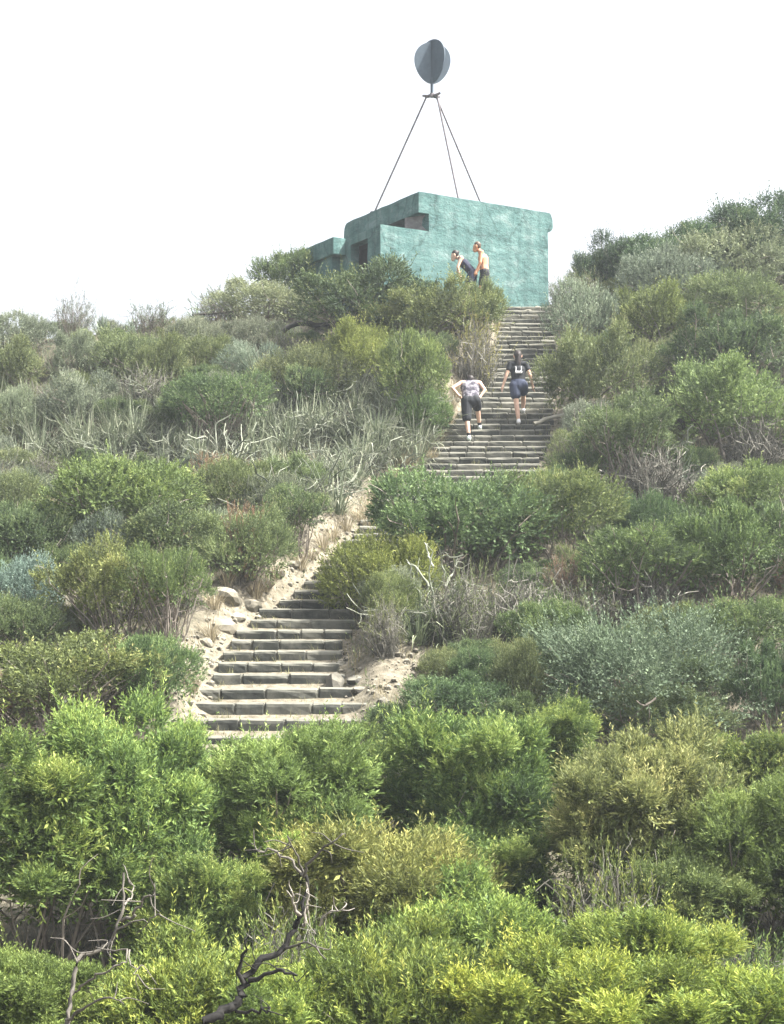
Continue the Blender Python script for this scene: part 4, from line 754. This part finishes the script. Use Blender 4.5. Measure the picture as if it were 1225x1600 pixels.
# ------------------------------------------------------------------ limestone rocks
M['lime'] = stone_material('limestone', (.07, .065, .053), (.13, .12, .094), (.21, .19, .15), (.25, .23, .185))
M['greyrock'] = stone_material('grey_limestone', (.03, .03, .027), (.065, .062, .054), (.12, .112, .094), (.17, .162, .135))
rr = np.random.default_rng(9)
def rock_mesh(seed):
    rng = np.random.default_rng(seed); bm = bmesh.new(); bmesh.ops.create_icosphere(bm, subdivisions=2, radius=1)
    pl = nrm(rng.normal(size=(9, 3)))
    for v in bm.verts:
        c = np.array(v.co)
        for q in pl:
            dd = c @ q
            if dd > .72: c = c - q * (dd - .72) * .9
        c += rng.normal(0, .035, 3); v.co = c
    me = bpy.data.meshes.new('rock'); bm.to_mesh(me); bm.free(); return me
rocks_l = [rock_mesh(k) for k in range(4)]; rocks_g = [rock_mesh(k + 20) for k in range(4)]
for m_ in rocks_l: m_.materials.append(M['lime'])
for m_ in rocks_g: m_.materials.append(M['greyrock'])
def rock(px, py, wpx, hpx, label, group, grey=False, dz=.08):
    p = hit(px, py); k = p[1] / F; o = link('rock', (rocks_g if grey else rocks_l)[rr.integers(4)], None, (p[0], p[1] + wpx * k * .2, p[2] + hpx * k * dz), label, 'rock', group)
    o.scale = (wpx * k * .55, wpx * k * .45, hpx * k * .6); o.rotation_euler = (rr.uniform(-.2, .2), rr.uniform(-.2, .2), rr.uniform(0, 6.28)); return o
LR = 'limestone rocks on the bank beside the lower steps'
for a in ((352, 935, 62, 30, 'broad cream limestone slab on the bank left of the lower steps'), (405, 915, 50, 22, 'limestone rock at the top of the rocky bank'), (348, 985, 45, 26, 'cream limestone block under the broad slab'), (390, 950, 42, 20, 'limestone rock between the broad slab and the steps'),
          (322, 1008, 28, 20, 'small limestone rock low on the rocky bank'), (430, 900, 36, 16, 'small limestone rock under the olive shrub'), (370, 968, 34, 16, 'flat limestone rock beside the wide dark step'), (455, 885, 30, 14, 'little limestone rock at the end of the rocky bank')): rock(*a, LR)
GR = 'grey rocks at the right end of the lower steps'
for a in ((523, 1075, 38, 36, 'upright grey rock at the right end of the lower steps'), (556, 1068, 36, 18, 'grey rock on the edge of the sandy patch'), (562, 1082, 30, 14, 'flat grey rock below the sandy patch'), (585, 1120, 36, 26, 'grey rock beside the lowest steps'), (533, 1040, 22, 12, 'small grey rock above the upright one'), (600, 1100, 24, 16, 'small grey rock right of the lowest steps')): rock(*a, GR, True)
TR = 'loose rubble below the bunker wall'
for k, (px, wpx, lab) in enumerate(((786, 22, 'leftmost rubble stone at the top of the stairs under the bunker'), (804, 20, 'second rubble stone from the left at the top of the stairs'), (823, 24, 'middle rubble stone under the bunker wall'), (842, 18, 'rightmost rubble stone at the top of the stairs'))): rock(px, 488 - (k % 2) * 4, wpx, 11, lab, TR, k % 2 == 0)
rock(792, 512, 18, 10, 'dark stone jutting from the bank left of the upper steps', None, True)
rock(650, 757, 20, 9, 'flat stone at the left end of the steps below the climbers', None, False)

# ------------------------------------------------------------------ people
def plain(name, c, rough=.8, var=.15):
    return noise_mat(name, [(.35, tuple(x * (1 - var) for x in c)), (.65, tuple(min(1, x * (1 + var)) for x in c))], 14, 4, rough=rough)
M['skin'] = noise_mat('skin', [(.35, (.50, .32, .24)), (.65, (.60, .40, .31))], 8, 3, rough=.55)
M['tanskin'] = noise_mat('tan_skin', [(.35, (.46, .23, .135)), (.65, (.55, .29, .18))], 8, 3, rough=.55)
M['hair'] = plain('dark_hair', (.022, .017, .016), .5); M['brownhair'] = plain('brown_hair', (.075, .05, .035), .5)
M['black'] = plain('black_cloth', (.018, .02, .024)); M['denim'] = plain('blue_denim', (.042, .052, .09)); M['navy'] = plain('navy_cloth', (.025, .028, .05))
M['shoe'] = plain('mint_white_shoe', (.55, .62, .60)); M['white'] = plain('white_print', (.72, .72, .74)); M['sock'] = plain('black_sock', (.02, .02, .022))
M['print'] = noise_mat('grey_printed_cloth', [(.40, (.035, .033, .045)), (.5, (.085, .08, .1)), (.62, (.25, .24, .265))], 9, 3, rough=.85)
def capsule(bm, a, b, ra, rb_, n=12, squash=None):
    a, b = Vector(a), Vector(b); ax = (b - a); L = ax.length; ax.normalize() if L > 1e-6 else None
    if L < 1e-6: ax = Vector((0, 0, 1))
    q = Vector((0, 0, 1)).rotation_difference(ax); rings = []
    prof = [(-ra * math.cos(t), ra * math.sin(t)) for t in np.linspace(.001, math.pi / 2, 5)] + [(L + rb_ * math.sin(t), rb_ * math.cos(t)) for t in np.linspace(0, math.pi / 2 - .001, 5)]
    for z, r in prof:
        ring = []
        for k in range(n):
            t = 2 * math.pi * k / n; v = q @ Vector((r * math.cos(t), r * math.sin(t), z))
            p_ = a + v
            if squash is not None:                # widen across axis "squash" (vector), keep the rest
                s = Vector(squash[0]); c = a + ax * z; off = p_ - c; p_ = p_ + s * off.dot(s) * (squash[1] - 1)
            ring.append(bm.verts.new(p_))
        rings.append(ring)
    for i_ in range(len(rings) - 1):
        for k in range(n): bm.faces.new((rings[i_][k], rings[i_][(k + 1) % n], rings[i_ + 1][(k + 1) % n], rings[i_ + 1][k]))
    bm.faces.new(list(reversed(rings[0]))); bm.faces.new(rings[-1])
def fuse(name, caps, mat, parent, voxel=.011, smooth=6):
    bm = bmesh.new()
    for c in caps: capsule(bm, *c[:4], squash=c[4] if len(c) > 4 else None)
    me = bpy.data.meshes.new(name); bm.to_mesh(me); bm.free(); tmp = bpy.data.objects.new(name, me); COL.objects.link(tmp)
    m1 = tmp.modifiers.new('r', 'REMESH'); m1.mode = 'VOXEL'; m1.voxel_size = voxel; m2 = tmp.modifiers.new('s', 'SMOOTH'); m2.iterations = smooth; m2.factor = .5
    dg = bpy.context.evaluated_depsgraph_get(); dg.update(); me2 = bpy.data.meshes.new_from_object(tmp.evaluated_get(dg)); bpy.data.objects.remove(tmp)
    me2.name = name; me2.materials.clear(); me2.materials.append(M[mat]); me2.polygons.foreach_set('use_smooth', np.ones(len(me2.polygons), bool)); me2.update()
    return link(name, me2, parent)
def V3(*a): return Vector(a)
def person(px, py, depth, J, label, skin, garments, hair, hairmat, shoes=None, socks=False, across=(1, 0, 0), look=(0, 1, -.3), wd=1.0, extra=None):
    p = at(px, py, depth); o = link('person', None, None, p, label, 'person')
    J = {k: Vector(v) for k, v in J.items()}; X_ = Vector(across).normalized(); lk = Vector(look).normalized(); caps = []
    hips = (J['hl'] + J['hr']) / 2
    def lerp(a, b, t): return a + (b - a) * t
    waist = lerp(hips, J['ch'], .5)
    tor = [(hips, waist, .105 * wd, .098 * wd, (X_, 1.45)), (waist, J['ch'], .098 * wd, .115 * wd, (X_, 1.42)), (J['ch'], lerp(J['ch'], J['nk'], .55), .115 * wd, .07, (X_, 1.5)), (J['sl'], J['sr'], .058, .058)]
    caps += tor + [(lerp(J['ch'], J['nk'], .6), J['hd'], .055, .05)]
    hd = J['hd']; caps += [(hd + lk * .0 + V3(0, 0, .01), hd + lk * .02 + V3(0, 0, -.02), .088, .08), (hd + lk * .045 + V3(0, 0, -.06), hd + lk * .05 + V3(0, 0, -.075), .055, .05), (hd + lk * .095 + V3(0, 0, .0), hd + lk * .108 + V3(0, 0, -.025), .014, .018)]
    xs_ = lk.cross(V3(0, 0, 1)).normalized()
    for s in (-1, 1): caps.append((hd + xs_ * .086 * s + V3(0, 0, .015), hd + xs_ * .09 * s + V3(0, 0, -.025), .018, .014))
    for s in 'lr':
        e, h = J['e' + s], J['w' + s]; caps += [(J['s' + s], e, .05, .039), (e, h, .039, .027)]
        fd = (h - e).normalized(); palm = h + fd * .075; sidev = fd.cross(X_ if abs(fd.dot(X_)) < .9 else V3(0, 1, 0)).normalized(); caps.append((h, palm, .028, .032, (sidev, 1.25)))
        nn = sidev.cross(fd).normalized()
        for q, (off, ln) in enumerate(((-.03, .06), (-.01, .075), (.01, .07), (.03, .055))):
            b0 = palm + sidev * off; kn = b0 + fd * ln * .6 + nn * .008; caps += [(b0, kn, .0105, .010), (kn, kn + fd * ln * .4 + nn * .022, .010, .009)]
        th = h + fd * .025 + sidev * .034; caps += [(th, th + sidev * .03 + fd * .03, .012, .011), (th + sidev * .03 + fd * .03, th + sidev * .03 + fd * .06, .011, .010)]
        k_, a_ = J['k' + s], J['a' + s]; caps += [(J['h' + s], k_, .088 * wd, .056), (k_, lerp(k_, a_, .35), .054, .057), (lerp(k_, a_, .35), a_, .057, .036)]
        ft = J.get('f' + s, a_ + lk * .16 + V3(0, 0, -.05)); caps.append((a_ + V3(0, 0, -.04), ft, .038, .03))
    body = fuse('body', caps, skin, o)
    for nm, mat, cs in garments(J, lerp, hips, waist, X_, tor): fuse(nm, cs, mat, o)
    fuse('hair', hair(hd, lk), hairmat, o)
    e_ = Geo()
    for s in (-1, 1):
        c = np.array(hd + xs_ * .032 * s + lk * .09 + V3(0, 0, .015)); tube(e_, [c - np.array(lk) * .008, c, c + np.array(lk) * .008], [.003, .012, .003], 8)
    link('eyes', e_.mesh('eyes', M['black']), body)
    if shoes:
        for s in 'lr':
            a_ = J['a' + s]; ft = J.get('f' + s, a_ + lk * .16 + V3(0, 0, -.05)); fuse('shoe', [(a_ + V3(0, 0, -.045) - (ft - a_).normalized() * .03, ft, .05, .04), (a_ + V3(0, 0, -.03), a_ + V3(0, 0, .01), .047, .044)], shoes, o)
            if socks: fuse('sock', [(a_ + V3(0, 0, .01), lerp(a_, J['k' + s], .17), .045, .046)], 'sock', o)
    if extra: extra(o, J, lerp)
    return o
def tank(mat, sleeve=0, low=0.0, k=1.0):
    def f(J, lerp, hips, waist, X_, tor):
        c = [(lerp(hips, waist, .35 + low), waist, .116 * k, .112 * k, (X_, 1.45)), (waist, J['ch'], .112 * k, .128 * k, (X_, 1.42)), (J['ch'], lerp(J['ch'], J['nk'], .5), .128 * k, .08, (X_, 1.45))]
        for s in 'lr':
            c.append((lerp(J['sl'], J['sr'], .5), lerp(J['nk'], J['s' + s], .72 if not sleeve else 1.0), .07, .062))
            if sleeve: c.append((J['s' + s], lerp(J['s' + s], J['e' + s], sleeve), .066, .06))
        return ('top', mat, c)
    return f
def shorts(mat, leg, r=.112, wd=1.0):
    def f(J, lerp, hips, waist, X_, tor):
        c = [(hips + Vector((0, 0, -.02)), lerp(hips, waist, .45), .125 * wd, .115 * wd, (X_, 1.42))]
        for s in 'lr': c.append((J['h' + s], lerp(J['h' + s], J['k' + s], leg), r * wd, r * (.82 if leg > .6 else .95) * wd))
        return ('shorts', mat, c)
    return f
def outfit(*fs): return lambda *a: [f(*a) for f in fs]
short_hair = lambda hd, lk: [(hd - lk * .025 + V3(0, 0, .03), hd - lk * .03 + V3(0, 0, .0), .094, .088)]
def long_hair(hd, lk):
    b = hd - lk * .06; return [(hd - lk * .02 + V3(0, 0, .03), b, .097, .085), (b + V3(0, -.03, .0), b + V3(.0, -.06, -.2), .075, .07), (b + V3(0, -.06, -.2), b + V3(.01, -.07, -.38), .068, .04)]
dA = float(np.interp(680, [680, 745], [39.1, 37.0]))
JA = dict(al=(-.03, .0, .10), ar=(.235, .5, .345), kl=(-.075, .09, .50), kr=(.17, .36, .80), hl=(-.075, .16, .92), hr=(.115, .16, .93), ch=(.015, .36, 1.24), nk=(.02, .50, 1.40), hd=(.03, .63, 1.43), sl=(-.19, .40, 1.35), sr=(.225, .40, 1.35), el=(-.385, .27, 1.22), er=(.335, .25, 1.17), wl=(-.235, .19, 1.03), wr=(.235, .19, 1.02), fl=(-.02, .16, .045), fr=(.25, .66, .29))
def zstair(px, y): return float(np.interp(y, SY, SZ))
def step_at(y):                 # tread level of the step under world depth y
    s = int(np.searchsorted(step_y, y, 'right') - 1); return float(ztop[max(0, min(NST, s))])
def place(px, y): return np.array([ray(px, 650)[0] * y, y, step_at(y + .06)])
yA = float(step_y[np.argmin([abs(at(735, 684, y)[2] - z) for y, z in zip(step_y, ztop)])]) + .12
yB = float(step_y[np.argmin([abs(at(810, 658, y)[2] - z) for y, z in zip(step_y, ztop)])]) + .12
def pxpy(px, y): z = step_at(y); r0 = ray(px, 700); return px, 0
PA = np.array([at(735, 684, yA)[0], yA, step_at(yA)]); PB = np.array([at(811, 658, yB)[0], yB, step_at(yB)])
# the raised foot of each climber rests on a real tread
def raise_foot(J, P, s, dy):
    y = P[1] + dy; lv = step_at(y) - P[2]; a = J['a' + s]; f = J['f' + s]; J['a' + s] = (a[0], dy, lv + .10); J['f' + s] = (f[0], dy + .16, lv + .045); return J
JA = raise_foot(JA, PA, 'r', .58)
oA = person(735, 684, yA, JA, 'bent climber in a grey printed tank top and black shorts, hands on hips', 'skin', outfit(tank('print', k=1.2), shorts('black', .93, .116, 1.12)), short_hair, 'hair', 'shoe', True, look=(.05, .8, -.6), wd=1.18); oA.location = PA
JB = dict(al=(-.01, .0, .09), ar=(.13, .4, .33), kl=(-.05, .07, .49), kr=(.125, .34, .70), hl=(-.085, .12, .90), hr=(.095, .12, .90), ch=(.0, .17, 1.25), nk=(.0, .22, 1.46), hd=(.0, .27, 1.60), sl=(-.175, .18, 1.40), sr=(.175, .18, 1.40), el=(-.27, .14, 1.13), er=(.265, .12, 1.13), wl=(-.345, .16, .90), wr=(.325, .2, .90), fl=(.0, .16, .04), fr=(.14, .54, .28))
JB = raise_foot(JB, PB, 'r', .5)
def print_patch(o, J, lerp):
    c = lerp(J['ch'], (J['hl'] + J['hr']) / 2, .18)
    fuse('back_print', [(c + V3(-.055, -.125, .0), c + V3(.055, -.125, .0), .03, .03), (c + V3(-.06, -.125, .02), c + V3(-.06, -.105, .14), .013, .013), (c + V3(.06, -.125, .02), c + V3(.06, -.105, .14), .013, .013)], 'white', o)
oB = person(811, 658, yB, JB, 'walking woman with long dark hair, black shirt and blue shorts on the stairs', 'skin', outfit(tank('black', .45), shorts('denim', .52, .118, 1.08)), long_hair, 'hair', 'white', False, look=(0, .95, -.2), extra=print_patch); oB.location = PB
pz = lambda px, y: np.array([at(px, 485, y)[0], y, float(terrain(at(px, 485, y)[0], y))])
PD, PC = pz(752, 44.55), pz(731, 44.5)
JD = dict(al=(.02, -.08, .09), ar=(.16, .10, .09), kl=(-.02, -.1, .5), kr=(.06, .1, .5), hl=(.08, -.09, .92), hr=(.10, .09, .92), ch=(.05, .0, 1.29), nk=(-.03, .01, 1.49), hd=(-.11, .0, 1.60), sl=(.0, -.18, 1.42), sr=(.04, .19, 1.42), el=(-.03, -.24, 1.14), er=(-.02, .25, 1.14), wl=(-.14, -.22, .92), wr=(-.14, .2, .94), fl=(-.14, -.08, .04), fr=(0, .1, .04))
oD = person(752, 485, 44.55, JD, 'shirtless climber in dark shorts standing by the bunker wall', 'tanskin', outfit(shorts('black', .7, .11)), short_hair, 'brownhair', 'shoe', across=(.35, 1, 0), look=(-.85, .1, -.5), wd=1.12); oD.location = PD
JC = dict(al=(.05, -.08, .09), ar=(.2, .10, .09), kl=(-.03, -.1, .5), kr=(.12, .1, .5), hl=(.12, -.09, .90), hr=(.14, .09, .90), ch=(-.09, .0, 1.14), nk=(-.23, .0, 1.29), hd=(-.33, .0, 1.35), sl=(-.17, -.16, 1.25), sr=(-.15, .17, 1.25), el=(-.26, -.2, 1.0), er=(-.24, .2, 1.0), wl=(-.2, -.17, .78), wr=(-.2, .17, .8), fl=(-.11, -.08, .04), fr=(.04, .1, .04))
def bun_hair(hd, lk): return [(hd - lk * .025 + V3(0, 0, .03), hd - lk * .03, .095, .088), (hd - lk * .1 + V3(.02, 0, .02), hd - lk * .12, .035, .03)]
oC = person(731, 485, 44.5, JC, 'stooping climber in a dark top beside the shirtless one', 'skin', outfit(tank('navy'), shorts('navy', .6, .108)), bun_hair, 'hair', 'white', across=(.1, 1, 0), look=(-.75, .05, -.65)); oC.location = PC

# ------------------------------------------------------------------ ground cover nobody could count
ru = np.random.default_rng(404)
def scatter(n, y0, y1):
    y = y0 + (y1 - y0) * ru.random(n) ; x = (ru.random(n) * 2 - 1) * (.235 * y + 2.6)
    s = sand_amount(x, y); t = np.abs(x - stair_x(y)) - stair_h(y); on = (y > 24.6) & (y < 47)
    P_ = np.stack([x, y], 1) - CB[:2]; u_, v_ = P_ @ RA[:2], P_ @ LA[:2]; inb = (u_ > -1.6) & (u_ < 4.3) & (v_ > -.05) & (v_ < 4.3)
    keep = (ru.random(n) > s * .7) & ~(on & (t < .12)) & ~inb
    return np.stack([x[keep], y[keep], terrain(x[keep], y[keep])], 1)
P0 = scatter(8600, 15, 51); k = 6; n = len(P0) * k; B = np.repeat(P0, k, 0) + np.concatenate([ru.normal(0, .06, (n, 2)), np.full((n, 1), -.02)], 1)
g = Geo(); blades(g, B, ru.uniform(0, 6.283, n), ru.uniform(.12, .42, n), ru.uniform(.05, .8, n), ru.uniform(.1, 1.5, n), ru.uniform(.006, .013, n), np.repeat(ru.beta(2, 2, len(P0)), k), 2)
link('dry_grass', g.mesh('dry_grass', M['straw']), kind='stuff', label='thin dry grass between the shrubs').color = (.85, .85, .75, 1)
nw = 420; sw = ru.integers(0, NST, nw); uw = np.where(ru.random(nw) < .6, np.sign(ru.normal(size=nw)) * ru.uniform(.75, 1.0, nw), ru.uniform(-1, 1, nw))
yw = step_y[sw] + (step_y[sw + 1] - step_y[sw]) * ru.uniform(.75, 1.0, nw); P0 = np.stack([stair_x(yw) + uw * stair_h(yw), yw, ztop[sw] - .01], 1); k = 7; n = nw * k
B = np.repeat(P0, k, 0) + np.concatenate([ru.normal(0, .035, (n, 2)), np.zeros((n, 1))], 1); g = Geo(); blades(g, B, ru.uniform(0, 6.283, n), ru.uniform(.06, .2, n), ru.uniform(.05, .9, n), ru.uniform(.1, 1.5, n), ru.uniform(.006, .012, n), np.repeat(ru.beta(2, 2, nw), k), 2)
link('step_weeds', g.mesh('step_weeds', M['straw']), kind='stuff', label='dry weeds growing in the joints of the steps').color = (.7, .8, .6, 1)
ic = bmesh.new(); bmesh.ops.create_icosphere(ic, subdivisions=1, radius=1); iv = np.array([v.co[:] for v in ic.verts]); it = np.array([[v.index for v in f.verts] for f in ic.faces]); ic.free()
nn_ = 16000; yp = ru.uniform(24.8, 46.3, nn_); xp = stair_x(yp) + ru.uniform(-2.6, 3.0, nn_); sa = sand_amount(xp, yp); ok = (ru.random(nn_) < sa) & (np.abs(xp - stair_x(yp)) > stair_h(yp) - .05); xp, yp = xp[ok][:2600], yp[ok][:2600]; m_n = len(xp)
sz_ = .012 + .05 * ru.random(m_n) ** 4; VV = iv[None] * (sz_[:, None, None] * ru.uniform(.6, 1.3, (m_n, 1, 3))) * ru.uniform(.8, 1.2, (m_n, len(iv), 1)) + np.stack([xp, yp, terrain(xp, yp) + sz_ * .2], 1)[:, None]
link('rubble', mesh_np('rubble', VV.reshape(-1, 3), None, (it[None] + (np.arange(m_n) * len(iv))[:, None, None]).reshape(-1, 3), mat=M['lime']), kind='stuff', label='limestone rubble and clods on the bare bank')
P0 = scatter(9000, 15, 51); n = len(P0); g = Geo(); d = nrm(ru.normal(0, .5, (n, 3)) + [0, 0, .9])
shoots(g, P0 - [0, 0, .03], d, ru.uniform(.12, .42, n), 11, .055, .015, .45 + ru.normal(0, .2, n), ru)
link('undergrowth', g.mesh('undergrowth', M['olive']), kind='stuff', label='low leafy undergrowth between the shrubs').color = (.8, .9, .85, 1)
P0 = scatter(7000, 15, 51); n = len(P0); g = Geo(); blades(g, P0 + [0, 0, .0], ru.uniform(0, 6.283, n), ru.uniform(.3, .9, n), ru.uniform(.3, 1.4, n), ru.uniform(-.5, .7, n), ru.uniform(.008, .016, n), ru.beta(1.6, 1.6, n), 3)
link('twig_litter', g.mesh('twig_litter', M['twig']), kind='stuff', label='dead twigs lying between the shrubs')

# ------------------------------------------------------------------ the salty haze over the dune
bm = bmesh.new(); bmesh.ops.create_cube(bm, size=1.0); me = bpy.data.meshes.new('haze'); bm.to_mesh(me); bm.free()
hz = link('haze', me, None, (0, 0, 5.75), 'thin salty haze over the whole hillside', kind='stuff'); hz.scale = (5600, 5600, 23.5)
m, ntr, N, Lk = new_mat('haze'); out = N('ShaderNodeOutputMaterial'); pv = N('ShaderNodeVolumePrincipled'); pv.inputs['Color'].default_value = (.86, .93, 1.0, 1); pv.inputs['Density'].default_value = .0008; pv.inputs['Anisotropy'].default_value = .2
Lk(pv.outputs[0], out.inputs['Volume']); me.materials.append(m)
